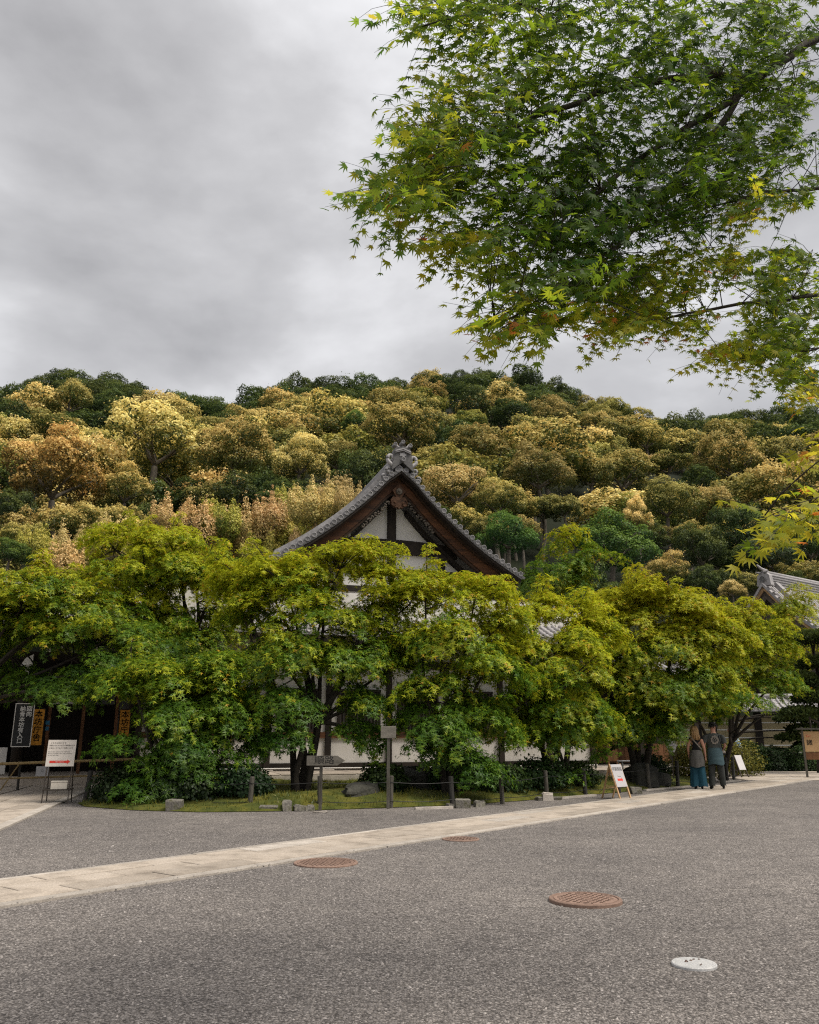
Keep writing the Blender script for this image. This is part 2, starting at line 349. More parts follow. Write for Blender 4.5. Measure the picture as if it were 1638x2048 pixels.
link('gravel', stones(), None, label='loose grey gravel chips lying on the near part of the yard', category='gravel', kind='stuff')
for (w0, w1, lo, hi, mt, nm) in ((0, .17, 1.3, 2.2, M_kerb, 'kerb_stone'), (.18, .60, .75, 1.5, M_slab, 'slab'), (.61, .98, .7, 1.3, M_slab, 'slab'), (.99, 1.33, .8, 1.6, M_slab, 'slab'), (1.34, PW, 1.2, 2.1, M_kerb, 'kerb_stone')):
    s = -9 + R_.random()
    while s < 29.5:
        L = R_.uniform(lo, hi); g = .008 if R_.random() < .7 else .016
        q = np.array(quad2(s + g, s + L - g, w0 + R_.uniform(0, .008), w1 - R_.uniform(0, .008)))
        mm = mt
        if nm == 'slab' and R_.random() < .10: mm = M_kerb
        link(nm, slab_mesh(q, .0, .022 + R_.uniform(-.003, .004), mm), path)
        s += L
# the approach to the gate on the left
lp0, lp1 = np.array([-5.6, 10.2]), np.array([-9.75, 27.6]); LD = nrm(lp1 - lp0); LNn = np.array([-LD[1], LD[0]]); LL = np.linalg.norm(lp1 - lp0)
def lpp(s, w, z=0.0): q = lp0 + LD * s + LNn * w; return (q[0], q[1], z)
gp = MB(); gp.add([lpp(-2, 0.02, .005), lpp(LL, .02, .005), lpp(LL, 4.6, .005), lpp(-2, 4.6, .005)], [(0, 1, 2, 3)])
gp = tag(gp.build('gate_path', M_joint), 'paved stone approach leading to the dark entrance', kind='structure')
s = -2
while s < LL - .1:
    L = R_.uniform(1.4, 2.2); link('kerb_stone', slab_mesh(quad2(s + .006, min(s + L, LL) - .006, .0, .2, lpp), 0, .03, M_kerb), gp); s += L
for i, w0 in enumerate((.21, .78, 1.36, 1.98, 2.6, 3.2, 3.8)):
    s = -2 + R_.random() * -.6
    while s < LL - .1:
        L = R_.uniform(.9, 1.7); link('slab', slab_mesh(quad2(s + .008, min(s + L, LL) - .008, w0 + .005, w0 + .56, lpp), 0, .024 + R_.uniform(-.004, .004), M_slab), gp); s += L
# the paved apron where the path meets the one along the hedge
ap0 = np.array([11.2, 29.6]); AD = nrm(np.array([1., -.02])); AN = np.array([-AD[1], AD[0]])
def app(s, w, z=0.0): q = ap0 + AD * s + AN * w; return (q[0], q[1], z)
apm = MB(); apm.add([app(0, .0, .004), app(14, .0, .004), app(14, 7.4, .004), app(1.2, 7.4, .004)], [(0, 1, 2, 3)])
apm = tag(apm.build('paved_apron', M_joint), 'stone paved apron beside the clipped hedge', kind='structure')
for i in range(9):
    s = i * .1 + R_.random() * .8
    while s < 13:
        L = R_.uniform(1.1, 2.0); link('slab', slab_mesh(quad2(s + .01, s + L - .01, i * .82 + .01, i * .82 + .80, app), 0, .02 + R_.uniform(-.004, .004), M_slab), apm); s += L

# ------------------------------------------------------------------ manhole covers
def manhole(name, x, y, r, label, mat, tread=True, h=.03):
    o = empty(name, (x, y, 0), label, 'manhole cover', 'round covers in the gravel yard', R_.random())
    if not tread: MB().lathe([(r, 0), (r, h - .005), (r - .005, h), (.0001, h + .001)], n=48).build('plate', mat, o); return o
    MB().lathe([(r, 0), (r, h - .006), (r - .006, h), (r - .03, h), (r - .034, h - .008), (r - .045, h - .008)], n=48).build('rim', mat, o)
    MB().lathe([(r - .046, .0), (r - .046, h - .002), (0.0001, h - .001)], n=48).build('plate', mat, o)
    if tread:
        b = MB(); k = .052; n = int(r / k) + 1
        for i in range(-n, n + 1):
            for j in range(-n, n + 1):
                px, py = i * k + (j % 2) * k / 2, j * k
                if px * px + py * py < (r - .075) ** 2:
                    b.box((px, py, h + .002), (.030, .011, .004), rz=(pi / 4 if (i + j) % 2 else -pi / 4))
        b.build('tread', mat, o, kind='stuff')
    return o
manhole('manhole_cover', 1.58, 8.02, .325, 'rusty round manhole cover standing proud of the gravel, nearest the camera', M_rust, h=.030)
manhole('manhole_cover', -.98, 10.33, .375, 'wide rusty manhole cover touching the front edge of the stone path', M_rust, h=.018)
manhole('manhole_cover', .74, 12.67, .27, 'smallest rusty manhole cover, beside the path and farthest away', M_rust, h=.015)
cp = manhole('drain_cap', 1.84, 5.88, .142, 'small white round cap speckled with dark chips in the gravel', M_cap, tread=False, h=.018)
for k in range(10):
    a, q = R_.uniform(0, 6.28), R_.uniform(.02, .10); s_ = R_.uniform(.005, .010)
    MB().lathe([(s_, 0), (s_ * .9, .006), (s_ * .3, .009)], (q * cos(a), q * sin(a), .016), 6).build('gravel_chip', M_chipd, cp)

# ------------------------------------------------------------------ roofs
def prof_at(prof, w): return float(np.interp(w, [p[0] for p in prof], [p[1] for p in prof]))
def resample(prof, step):
    p = np.array(prof, float); d = np.concatenate([[0], np.cumsum(np.linalg.norm(np.diff(p, axis=0), axis=1))]); n = max(2, int(d[-1] / step) + 1)
    t = np.linspace(0, d[-1], n); return np.stack([np.interp(t, d, p[:, 0]), np.interp(t, d, p[:, 1])], 1)
def tile_slope(parent, prof, y0, y1, side, spacing, r, mat, matb, name='roof', thick=.12, frames=None):
    """prof: (w,z) from ridge outwards; slope runs along local x*side, ridge along local y from y0 to y1"""
    q = resample(prof, .27); st = []
    for i in range(len(q) - 1): st += [(q[i][0], q[i][1] + .03), (q[i + 1][0], q[i + 1][1] + .055)]
    b = MB(); n = len(st)
    for yy in (y0, y1):
        b.v += [(side * w, yy, z) for w, z in st] + [(side * w, yy, z - thick - .03) for w, z in st]
    for i in range(n - 1):
        f = (i, i + 1, 2 * n + i + 1, 2 * n + i); b.f.append(f if side < 0 else f[::-1])
        g = (n + i, n + i + 1, 3 * n + i + 1, 3 * n + i); b.f.append(g[::-1] if side < 0 else g)
        b.f.append((i, n + i, n + i + 1, i + 1)); b.f.append((2 * n + i, 2 * n + i + 1, 3 * n + i + 1, 3 * n + i))
    b.f.append((n - 1, 2 * n - 1, 4 * n - 1, 3 * n - 1)); b.m = [0] * len(b.f)
    rf = b.build(name, mat, parent)
    k = int(abs(y1 - y0) / spacing); row = None
    pts = [(side * w, 0, z + .055) for w, z in q]
    t = MB().tube(pts, r, 8); t.lathe([(r * 1.12, -.03), (r * 1.12, .03), (r * .8, .035), (r * .8, .022), (.001, .022)], pts[-1], 10, Matrix.Rotation(pi / 2 * side, 3, 'Y'))
    me = t.mesh('tile_row', mat, True)
    for i in range(k + 1):
        o = link('tile_row', me, rf); o.location = (0, y0 + (y1 - y0) * (i + .5) / (k + 1), 0)
    return rf
def tile_slope_x(parent, prof, x0, x1, spacing, r, mat, name='roof', thick=.12):
    """slope running towards -y (the front); ridge along x"""
    h = empty_holder = None
    q = resample(prof, .27); st = []
    for i in range(len(q) - 1): st += [(q[i][0], q[i][1] + .03), (q[i + 1][0], q[i + 1][1] + .055)]
    b = MB(); n = len(st)
    for xx in (x0, x1):
        b.v += [(xx, -w, z) for w, z in st] + [(xx, -w, z - thick - .03) for w, z in st]
    for i in range(n - 1):
        b.f += [(i, i + 1, 2 * n + i + 1, 2 * n + i), (n + i, 3 * n + i, 3 * n + i + 1, n + i + 1), (i, n + i, n + i + 1, i + 1), (2 * n + i, 2 * n + i + 1, 3 * n + i + 1, 3 * n + i)]
    b.f.append((n - 1, 2 * n - 1, 4 * n - 1, 3 * n - 1)); b.m = [0] * len(b.f)
    rf = b.build(name, mat, parent); pts = [(0, -w, z + .055) for w, z in q]
    t = MB().tube(pts, r, 8); t.lathe([(r * 1.12, -.03), (r * 1.12, .03), (r * .8, .035), (r * .8, .022), (.001, .022)], pts[-1], 10, Matrix.Rotation(pi / 2, 3, 'X'))
    me = t.mesh('tile_row', mat, True); k = int((x1 - x0) / spacing)
    for i in range(k + 1):
        o = link('tile_row', me, rf); o.location = (x0 + (x1 - x0) * (i + .5) / (k + 1), 0, 0)
    return rf
def disc_tile_mesh(r, L=.22):
    """round tile end facing local -y: barrel, raised ring, sunken face with boss"""
    M = Matrix.Rotation(pi / 2, 3, 'X'); m = MB().lathe([(r * .86, -L), (r * .86, -.02), (r, -.02), (r, .03), (r * .78, .036), (r * .74, .012)], n=14, M=M); m.cur = 1
    m.lathe([(r * .77, .010), (r * .36, .006), (r * .30, .016), (.001, .018)], n=14, M=M); return m.mesh('round_tile_end', [M_tile, M_tiledk], False)

# ------------------------------------------------------------------ the main hall with its gable
HA = radians(18)
hall = empty('temple_hall', (-.30 - .0, 29.0, 0), 'white walled temple hall with grey tiled gable behind the maples', 'temple', rz=HA)
APZ = 11.15
VP = [(0, .0), (.25, -.20), (.5, -.40), (.9, -.85), (1.3, -1.26), (1.8, -1.72), (2.3, -2.16), (2.8, -2.55), (3.3, -2.92), (3.8, -3.25), (4.3, -3.56), (4.75, -3.82)]
VPz = [(w, APZ + z) for w, z in VP]
# verge plane at local y=0; barge boards behind it, gable wall 1.25 m behind
for sd_ in (-1, 1):
    rf = tile_slope(hall, [(w, z - .02) for w, z in VPz], .12, 9.0, sd_, .285, .075, M_tile, M_tiledk)
    dm = disc_tile_mesh(.098); L = 0; q = resample(VPz, .02); acc = .16; prev = q[0]; dist = 0; nxt = .22
    vb = MB(); up = [(sd_ * w, z - .03) for w, z in resample(VPz, .12)]; lo = [(sd_ * w, z - .155) for w, z in resample(VPz, .12)]
    vb.ring_prism(up, lo, -.05, .16).build('verge_tile_band', M_tile, rf)
    vb = MB(); vb.ring_prism([(x, z - .13) for x, z in up], [(x, z - .10) for x, z in lo], .0, .95).build('eave_board', M_wood, rf)
    vb = MB(); vb.ring_prism([(x, z + .16) for x, z in up[2:]], [(x, z + .02) for x, z in up[2:]], .16, .34).build('verge_ridge', M_tile, rf)
    vb = MB(); vb.ring_prism([(x, z + .40) for x, z in up[3:-3]], [(x, z + .02) for x, z in up[3:-3]], .95, 1.25).build('descending_ridge', M_tile, rf)
    for i in range(1, len(q)):
        dist += float(np.linalg.norm(q[i] - prev)); prev = q[i]
        if dist >= nxt:
            o = link('round_tile_end', dm, rf); o.location = (sd_ * q[i][0], -.06, q[i][1] + .0); nxt += .292
            # curved pendant edge of the flat tile between two round ones
            j = min(i + 7, len(q) - 1); t_ = nrm(q[j] - q[i]); mid = q[i] + t_ * .146
            a_ = math.atan2(t_[1], t_[0] * sd_)
            pe = MB(); o2 = [(-.07, .02), (.07, .02), (.065, -.05), (.03, -.085), (-.03, -.085), (-.065, -.05)]
            pe.prism(o2, -.075, -.03); ob = pe.build('pendant_tile', M_tiledk, rf); ob.location = (sd_ * mid[0], 0, mid[1] - .03); ob.rotation_euler = (0, -a_ if sd_ > 0 else pi - a_, 0)
            if sd_ < 0: ob.rotation_euler = (0, -a_ + pi, 0)
    # barge boards: two steps, concave
    bq = resample(VPz, .2)
    bb = MB(); bb.ring_prism([(sd_ * w, z - .34) for w, z in bq], [(sd_ * w, z - .68 - .02 * w) for w, z in bq], .42, .54).build('bargeboard', M_barge, hall)
    bb = MB(); bb.ring_prism([(sd_ * w, z - .684 - .02 * w) for w, z in bq], [(sd_ * w, z - .80 - .022 * w) for w, z in bq], .47, .60).build('bargeboard_moulding', M_bargedk, hall)
    bb = MB(); bb.ring_prism([(sd_ * w, z - .22) for w, z in bq], [(sd_ * w, z - .34) for w, z in bq], .30, .60).build('bargeboard_cap', M_bargedk, hall)
# main ridge going back
MB().box((0, 4.6, APZ + .28), (.34, 8.4, .56), bevel=.05).build('ridge', M_tile, hall)
MB().tube([(0, .5, APZ + .60), (0, 8.8, APZ + .60)], .11, 10).build('ridge_cap', M_tile, hall, True)
# ridge-end ornament
orn = MB(); body = [(-.50, -.22), (-.46, .10), (-.42, .35), (-.40, .60), (-.34, .76), (0, .86), (.34, .76), (.40, .60), (.42, .35), (.46, .10), (.50, -.22), (0, .16)]
orn.prism([(x, APZ + z) for x, z in body], -.16, .20); orn = orn.build('ridge_ornament', M_tiledk, hall); orn.scale = (.84, 1, .90); orn.location = (0, 0, APZ * .10)
def arc(cx, cz, r, a0, a1, n=12): return [(cx + r * cos(a0 + (a1 - a0) * i / n), cz + r * sin(a0 + (a1 - a0) * i / n)) for i in range(n + 1)]
for sd_ in (-1, 1):
    # curled cloud fins
    sp = [(sd_ * (.52 + .17 * (1 - t * .55) * cos(-1.2 + t * 5.2)), -.06, APZ + .30 + .20 * (1 - t * .5) * sin(-1.2 + t * 5.2)) for t in np.linspace(0, 1, 16)]
    MB().tube([(sd_ * .36, -.06, APZ - .02), (sd_ * .47, -.06, APZ + .03)] + sp, np.linspace(.095, .055, 18), 8).build('curled_fin', M_tilelt, orn, True)
    sp = [(sd_ * (.60 + .12 * (1 - t * .5) * cos(-1.0 + t * 5.0)), -.02, APZ - .18 + .12 * (1 - t * .5) * sin(-1.0 + t * 5.0)) for t in np.linspace(0, 1, 12)]
    MB().tube([(sd_ * .42, -.02, APZ - .28)] + sp, np.linspace(.08, .045, 13), 8).build('curled_fin', M_tile, orn, True)
    sp = [(sd_ * (.80 + .10 * (1 - t * .5) * cos(-1.0 + t * 5.0)), .02, APZ - .46 + .10 * (1 - t * .5) * sin(-1.0 + t * 5.0)) for t in np.linspace(0, 1, 12)]
    MB().tube([(sd_ * .62, .02, APZ - .56)] + sp, np.linspace(.07, .04, 13), 8).build('curled_fin', M_tile, orn, True)
    # little roof over the crest
    MB().bar((0, -.19, APZ + .72), (sd_ * .36, -.19, APZ + .60), .10, .05).build('crest_roof', M_tilelt, orn)
    MB().bar((0, -.18, APZ + .65), (sd_ * .36, -.18, APZ + .53), .10, .03).build('crest_roof', M_tile, orn)
    # horns with disc ends
    MB().tube([(0, -.1, APZ + .76), (sd_ * .12, -.1, APZ + .78), (sd_ * .24, -.1, APZ + .83), (sd_ * .34, -.1, APZ + .93)], [.06, .06, .06, .075], 8).build('horn', M_tilelt, orn, True)
    o = link('round_tile_end', disc_tile_mesh(.085, .3), orn); o.location = (sd_ * .35, -.18, APZ + .90)
o = link('round_tile_end', disc_tile_mesh(.085, .34), orn); o.location = (0, -.20, APZ + 1.02)
o = link('round_tile_end', disc_tile_mesh(.10, .3), orn); o.location = (.0, -.24, APZ + .25)
MB().prism([(.15 * cos(t_) * (1 + .18 * cos(5 * t_)), APZ + .47 + .09 * sin(t_) * (1 + .18 * cos(5 * t_))) for t_ in np.linspace(0, 2 * pi, 30)[:-1]], -.18, -.15).build('crest', M_tile, orn)
# gable wall behind, timber frame in front of plaster
GY = 1.30
def roof_under(w): return prof_at(VPz, abs(w)) - .95
gw = MB(); xs = np.linspace(-4.6, 4.6, 25); gw.prism([(x, roof_under(x)) for x in xs] + [(4.6, 6.2), (-4.6, 6.2)], GY, GY + .15); gw.build('gable_wall', M_plaster, hall)
MB().box((0, GY - .07, 8.9), (.32, .14, 2.9)).build('king_post', M_wood, hall)
bu = [(x, 8.62 - .020 * x * x) for x in np.linspace(-2.6, 2.6, 17)]; bl = [(x, 8.10 - .012 * x * x) for x in np.linspace(-2.6, 2.6, 17)]
MB().ring_prism(bu, bl, GY - .22, GY - .02).build('rainbow_beam', M_wood, hall)
MB().box((0, GY - .06, 7.42), (8.6, .13, .22)).build('tie_beam', M_wood, hall)
MB().box((0, GY - .075, 6.70), (9.4, .16, .20)).build('tie_beam', M_wood, hall)
for sd_ in (-1, 1):
    MB().box((sd_ * 2.0, GY - .085, 7.55), (.24, .17, 1.7)).build('strut', M_wood, hall)
    MB().prism([(sd_ * 1.45, 7.86), (sd_ * 2.35, 7.95), (sd_ * 2.25, 8.2), (sd_ * 1.95, 8.24), (sd_ * 1.72, 8.05)], GY - .30, GY - .02).build('bracket', M_wood, hall)
    MB().lathe([(.06, 0), (.10, .04), (.10, .12), (.05, .16)], (sd_ * 1.66, GY - .34, 7.93), 10, Matrix.Rotation(pi / 2, 3, 'X')).build('bracket_boss', M_carvedk, hall)
    arch = [(sd_ * (2.16), 6.62)] + [(sd_ * (2.85 - .70 * cos(a)), 6.82 + .78 * sin(a)) for a in np.linspace(0, 2.5, 12)] + [(sd_ * 3.75, 6.70), (sd_ * 3.4, 6.62)]
    MB().prism(arch, GY - .14, GY - .03).build('frog_leg_strut', M_wood, hall)
    MB().prism([(sd_ * 2.55 + .30 * cos(a), 6.70 + .34 * max(sin(a), 0)) for a in np.linspace(0, pi, 10)], GY - .17, GY - .141).build('plaster_opening', M_plaster, hall)
    # raking inner shadow board
    q2 = resample([(w, z) for w, z in VPz if w >= .5], .3)
    MB().ring_prism([(sd_ * w, z - .95) for w, z in q2], [(sd_ * w, z - 1.10) for w, z in q2], GY - .35, GY - .01).build('raking_beam', M_wood, hall)
    MB().ring_prism([(sd_ * w, z - .30) for w, z in q2], [(sd_ * w, z - .50) for w, z in q2], .62, GY).build('soffit', M_wood, hall)
# carved pendant under the apex
gz = APZ - .92
gg = MB(); shp = [(-.30, .08), (0, .42), (.30, .08), (.20, -.05), (.13, -.20), (.26, -.18), (.37, -.32), (.34, -.52), (.18, -.66), (.06, -.64), (0, -.72), (-.06, -.64), (-.18, -.66), (-.34, -.52), (-.37, -.32), (-.26, -.18), (-.13, -.20), (-.20, -.05)]
gg = gg.prism([(x * .86, gz + z * .88) for x, z in shp], .28, .42).build('gable_pendant', M_carve, hall)
MB().lathe([(.13, 0), (.13, .03), (.09, .06), (.05, .05), (.04, .09), (.001, .10)], (0, .28, gz + .04), 12, Matrix.Rotation(pi / 2, 3, 'X')).build('boss', M_carvedk, gg, True)
for sd_ in (-1, 1):
    sp = [(sd_ * (.20 + .13 * (1 - t * .7) * cos(1.2 - t * 6)), .27, gz - .42 + .15 * (1 - t * .7) * sin(1.2 - t * 6)) for t in np.linspace(0, 1, 18)]
    MB().tube(sp, .028, 6).build('scroll', M_carve, gg, True)
    for k in range(9):
        w = .40 + k * .12; zc = prof_at(VPz, w) - .92 - .02 * (k % 2) - (.10 if k < 4 else .05)
        sp = [(sd_ * (w + .07 * (1 - t * .6) * cos(t * 5 + k)), .36, zc + .075 * (1 - t * .6) * sin(t * 5 + k)) for t in np.linspace(0, 1, 10)]
        MB().tube(sp, .034, 6).build('leaf_carving', M_carvedk, gg, True)
# lower storey: pent roof all along the front, then the plastered wall
X0, X1, FY = -8.6, 7.4, -.1
tile_slope_x(hall, [(-1.4, 6.15), (-.7, 5.75), (.2, 5.30), (.9, 4.98), (1.55, 4.72)], X0 - .8, X1 + .8, .30, .075, M_tilelt, 'pent_roof')
MB().box(((X0 + X1) / 2, -1.42, 4.47), (X1 - X0 + 1.4, .10, .10)).build('eave_board', M_wood, hall)
for i in range(54):
    x = X0 - .6 + i * (X1 - X0 + 1.2) / 53; MB().bar((x, -1.40, 4.52), (x, .2, 5.10), .07, .09).build('rafter', M_wood, hall)
MB().box(((X0 + X1) / 2, FY + .15, 3.3), (X1 - X0, .16, 6.0)).build('wall', M_plaster, hall)
MB().box(((X0 + X1) / 2, FY + .035, 3.86), (X1 - X0 + .3, .10, .26)).build('head_beam', M_wood, hall)
MB().box(((X0 + X1) / 2, FY + .03, 1.50), (X1 - X0 + .1, .11, .19)).build('sill_beam', M_barge, hall)
MB().box(((X0 + X1) / 2, FY + .04, .52), (X1 - X0 + .1, .10, .20)).build('ground_beam', M_wood, hall)
posts = [-8.55, -6.6, -4.55, -2.55, -.45, 1.65, 3.7, 5.6, 7.35]
for x in posts: MB().box((x, FY + .03, 2.13), (.19, .16, 3.6)).build('post', M_wood, hall)
for a, b in zip(posts[:-1], posts[1:]):
    x0, x1 = a + .34, b - .34; w = MB()
    w.box(((x0 + x1) / 2, FY + .055, 2.30), (x1 - x0, .03, 1.36)); w = w.build('window', M_wood, hall)
    for xx in (x0, x1): MB().box((xx, FY + .02, 2.30), (.07, .09, 1.40)).build('window_frame', M_wood, w)
    for zz_ in (1.64, 2.96): MB().box(((x0 + x1) / 2, FY + .018, zz_), (x1 - x0 + .1, .095, .08)).build('window_frame', M_wood, w)
    k = int((x1 - x0) / .115)
    for i in range(k): MB().box((x0 + .06 + (x1 - x0 - .12) * i / (k - 1), FY + .022, 2.30), (.04, .04, 1.3)).build('lattice_bar', M_darkpost, w)
MB().box(((X0 + X1) / 2, -1.2, .18), (X1 - X0 + 1.5, 2.6, .36), bevel=.03).build('stone_platform', M_kerb, hall)
for i in range(15):
    x = X0 - .5 + i * 1.16; MB().box((x + .56, -1.22, .367), (1.13, 2.56, .03), bevel=.006).build('platform_slab', M_slab, hall)
for x in posts: MB().box((x, FY + .0, .39), (.40, .40, .07), bevel=.02).build('base_stone', M_kerb, hall)
MB().tube([(X0, -.26, .46), (X1, -.26, .46)], .022, 6).build('pipe', M_paper, hall)

# ------------------------------------------------------------------ wing with an open veranda to the right of the hall
wing = empty('veranda_wing', (9.6, 33.2, 0), 'dark open veranda wing with red brown boards beside the white hall', 'building', rz=radians(14))
MB().box((-.75, 1.6, 1.9), (5.1, .2, 3.8)).build('back_wall', M_wood, wing)
MB().box((-.75, .35, .20), (5.2, 2.6, .38), bevel=.03).build('platform', M_kerb, wing)
tile_slope_x(wing, [(-2.2, 4.75), (-1.2, 4.3), (0., 3.85), (1.1, 3.5)], -3.6, 2.2, .30, .075, M_tilelt, 'roof')
for x in (-3.0, -.9, 1.5): MB().box((x, -.5, 1.95), (.17, .17, 3.2)).build('post', M_wood, wing)
for i in range(18): MB().box((-2.95 + i * .25, 1.47, .82), (.235, .05, .72)).build('wall_board', M_brownwood, wing)
for i in range(3): MB().box((-1.9 + i * .23, 1.42, 2.0), (.21, .05, 1.6)).build('door_board', M_brownwood, wing)

# ------------------------------------------------------------------ dark entrance on the left
gate = empty('entrance_gate', (-10.75, 27.4, 0), 'dark timber entrance porch with name boards at the far end of the paved approach', 'gate', rz=HA)
MB().box((-.4, 3.4, 2.2), (8.2, .2, 4.4)).build('back_wall', M_wood, gate)
for x in (-4.2, 3.6): MB().box((x, 2.2, 2.2), (.16, 2.4, 4.4)).build('side_wall', M_wood, gate)
MB().box((-.2, 1.4, .14), (8.0, 4.4, .26), bevel=.03).build('stone_floor', M_slab, gate)
for x in (-1.65, 1.62):
    MB().lathe([(.36, 0), (.40, .08), (.36, .2), (.22, .27)], (x, -.35, 0), 16).build('base_stone', M_rockm, gate, True)
    MB().lathe([(.17, .26), (.17, 4.0)], (x, -.35, 0), 16).build('pillar', M_wood, gate, True)
MB().box((0, -.35, 3.28), (5.4, .22, .30)).build('lintel', M_wood, gate)
MB().box((0, -.35, 3.95), (6.6, .26, .26)).build('lintel', M_wood, gate)
for x in (-.95, .1, 1.15): MB().box((x, .9, 1.75), (.10, .10, 3.0)).build('door_post', M_brownwood, gate)
MB().box((0, .9, 3.0), (5.0, .12, .16)).build('door_head', M_wood, gate)
MB().box((-.42, .86, 2.68), (.92, .03, .36)).build('transom_panel', M_plaster, gate)
MB().box((.62, .88, 2.68), (.86, .03, .36)).build('transom_panel', M_greyink, gate)
MB().box((1.42, .88, 2.0), (.46, .03, 1.5)).build('screen_panel', M_greyink, gate)
MB().box((2.35, .3, 2.55), (.62, .06, .92)).build('plaster_panel', M_plaster, gate)
MB().box((-2.72, .2, 1.75), (.16, .06, 3.0)).build('plaster_strip', M_plaster, gate)
MB().box((-3.0, .1, .75), (.7, .06, .8)).build('plaster_panel', M_plaster, gate)
MB().box((-2.2, .1, .72), (.42, .06, .8)).build('plaster_panel', M_plaster, gate)
MB().box((2.9, .3, .95), (.7, .06, .9)).build('plaster_panel', M_plaster, gate)
MB().box((2.9, .34, 1.9), (1.7, .06, 3.2)).build('side_screen', M_wood, gate)
MB().box((-4.0, -.2, 1.9), (2.2, .1, 3.7)).build('plank_wall', M_wood, gate)
for i in range(9): MB().box((-4.95 + i * .24, -.27, 1.9), (.22, .03, 3.7)).build('plank', M_wood, gate)
tile_slope_x(gate, [(-3.2, 6.9), (-2.2, 6.2), (-1.0, 5.5), (.3, 4.95), (1.7, 4.55)], -5.6, 4.2, .30, .078, M_tilelt, 'roof')
for i in range(26): MB().bar((-5.4 + i * .38, -1.6, 4.36), (-5.4 + i * .38, 1.6, 5.4), .08, .10).build('rafter', M_wood, gate)
MB().prism([(-1.82, 3.62), (-1.48, 3.62), (-1.48, 3.98), (-1.7, 3.85)], -.66, -.52).build('beam_end', M_paper, gate)
MB().box((-1.62, -.6, 3.4), (.13, .05, .4)).build('beam_end', M_plaster, gate)

# ------------------------------------------------------------------ hall on the right: only its roof corner shows
HB = radians(36)
rh = empty('temple_hall', (21.1, 48.0, 0), 'pale tiled hall roof with ridge ornament rising beside the hill', 'temple', rz=HB)
# local x runs along the ridge, -y is the front slope
RZ = 10.15
fp = [(0, RZ), (.8, RZ - .95), (1.8, RZ - 2.0), (3.0, RZ - 3.05), (4.4, RZ - 4.0), (6.0, RZ - 4.85), (7.6, RZ - 5.5)]
rf = tile_slope_x(rh, fp, .15, 15, .30, .085, M_tilelt, 'roof', .16)
bk = MB(); bk.add([(0, 0, RZ), (15, 0, RZ), (15, 4.4, RZ - 4.0), (0, 4.4, RZ - 4.0)], [(0, 3, 2, 1)]); bk.build('rear_roof', M_tilelt, rh)
MB().box((7.6, 0, RZ + .34), (15, .42, .72), bevel=.06).build('ridge', M_tilelt, rh)
for k in range(4): MB().box((7.6, 0, RZ + .12 + k * .15), (15.02, .47, .03)).build('ridge_course', M_tiledk, rh)
MB().tube([(-.1, 0, RZ + .76), (15, 0, RZ + .76)], .13, 10).build('ridge_cap', M_tilelt, rh, True)
ob = MB(); ob.prism([(-.45, -.15), (.45, -.15), (.38, .45), (.2, .62), (-.2, .62), (-.38, .45)], -.12, .2, Matrix.Translation((0, 0, RZ + .1)) @ Matrix.Rotation(-pi / 2, 4, 'Z')); ob = ob.build('ridge_ornament', M_tilelt, rh)
MB().lathe([(.17, 0), (.17, .05), (.12, .03), (.001, .03)], (-.22, 0, RZ + .33), 14, Matrix.Rotation(-pi / 2, 3, 'Y')).build('disc', M_tiledk, ob)
for sd_ in (-1, 1):
    MB().tube([(-.1, sd_ * .1, RZ + .72), (-.15, sd_ * .26, RZ + .74), (-.2, sd_ * .40, RZ + .80)], [.07, .06, .03], 7).build('horn', M_tilelt, ob, True)
MB().tube([(0.3, 0, RZ + .88), (-.25, 0, RZ + .95), (-.62, 0, RZ + 1.12)], [.1, .09, .05], 8).build('horn', M_tilelt, ob, True)
q = resample(fp, .3)
for nm, zo, zl, xa, xb, mt in (('verge_band', .10, -.10, -.35, -.05, M_tilelt), ('verge_board', -.10, -.34, -.22, -.12, M_pine), ('bargeboard', -.34, -.85, -.05, .08, M_carvedk), ('descending_ridge', .50, .08, .75, 1.15, M_tilelt)):
    b = MB(); n = len(q) if nm != 'descending_ridge' else max(3, len(q) // 2)
    for yy in (xa, xb): b.v += [(yy, -w, z + zo) for w, z in q[:n]] + [(yy, -w, z + zl) for w, z in q[:n]]
    for i in range(n - 1): b.f += [(i, i + 1, n + i + 1, n + i), (2 * n + i, 3 * n + i, 3 * n + i + 1, 2 * n + i + 1), (i, 2 * n + i, 2 * n + i + 1, i + 1), (n + i, n + i + 1, 3 * n + i + 1, 3 * n + i)]
    b.f += [(n - 1, 3 * n - 1, 4 * n - 1, 2 * n - 1), (0, n, 3 * n, 2 * n)]; b.m = [0] * len(b.f)
    b.build(nm, mt, rh)
    if nm != 'descending_ridge':
        b = MB(); 
        for yy in (xa, xb): b.v += [(yy, w, z + zo) for w, z in q[:n]] + [(yy, w, z + zl) for w, z in q[:n]]
        for i in range(n - 1): b.f += [(i, n + i, n + i + 1, i + 1), (2 * n + i, 2 * n + i + 1, 3 * n + i + 1, 3 * n + i), (i, i + 1, 2 * n + i + 1, 2 * n + i), (n + i, 3 * n + i, 3 * n + i + 1, n + i + 1)]
        b.m = [0] * len(b.f); b.build(nm, mt, rh)
vt = MB().lathe([(.10, -.2), (.10, .02), (.075, .03), (.07, .01), (.001, .01)], n=10, M=Matrix.Rotation(-pi / 2, 3, 'Y')).mesh('verge_tile', M_tilelt, True)
acc = 0
for i in range(0, 24):
    w = .35 + i * .31
    o = link('verge_tile', vt, rf); o.location = (-.32, -w, prof_at(fp, w) + .16)
pr = [(0, RZ - .5), (1.8, RZ - 2.4), (4.4, RZ - 4.4), (4.4, RZ - 5.4), (-4.4, RZ - 5.4), (-4.4, RZ - 4.4), (-1.8, RZ - 2.4)]
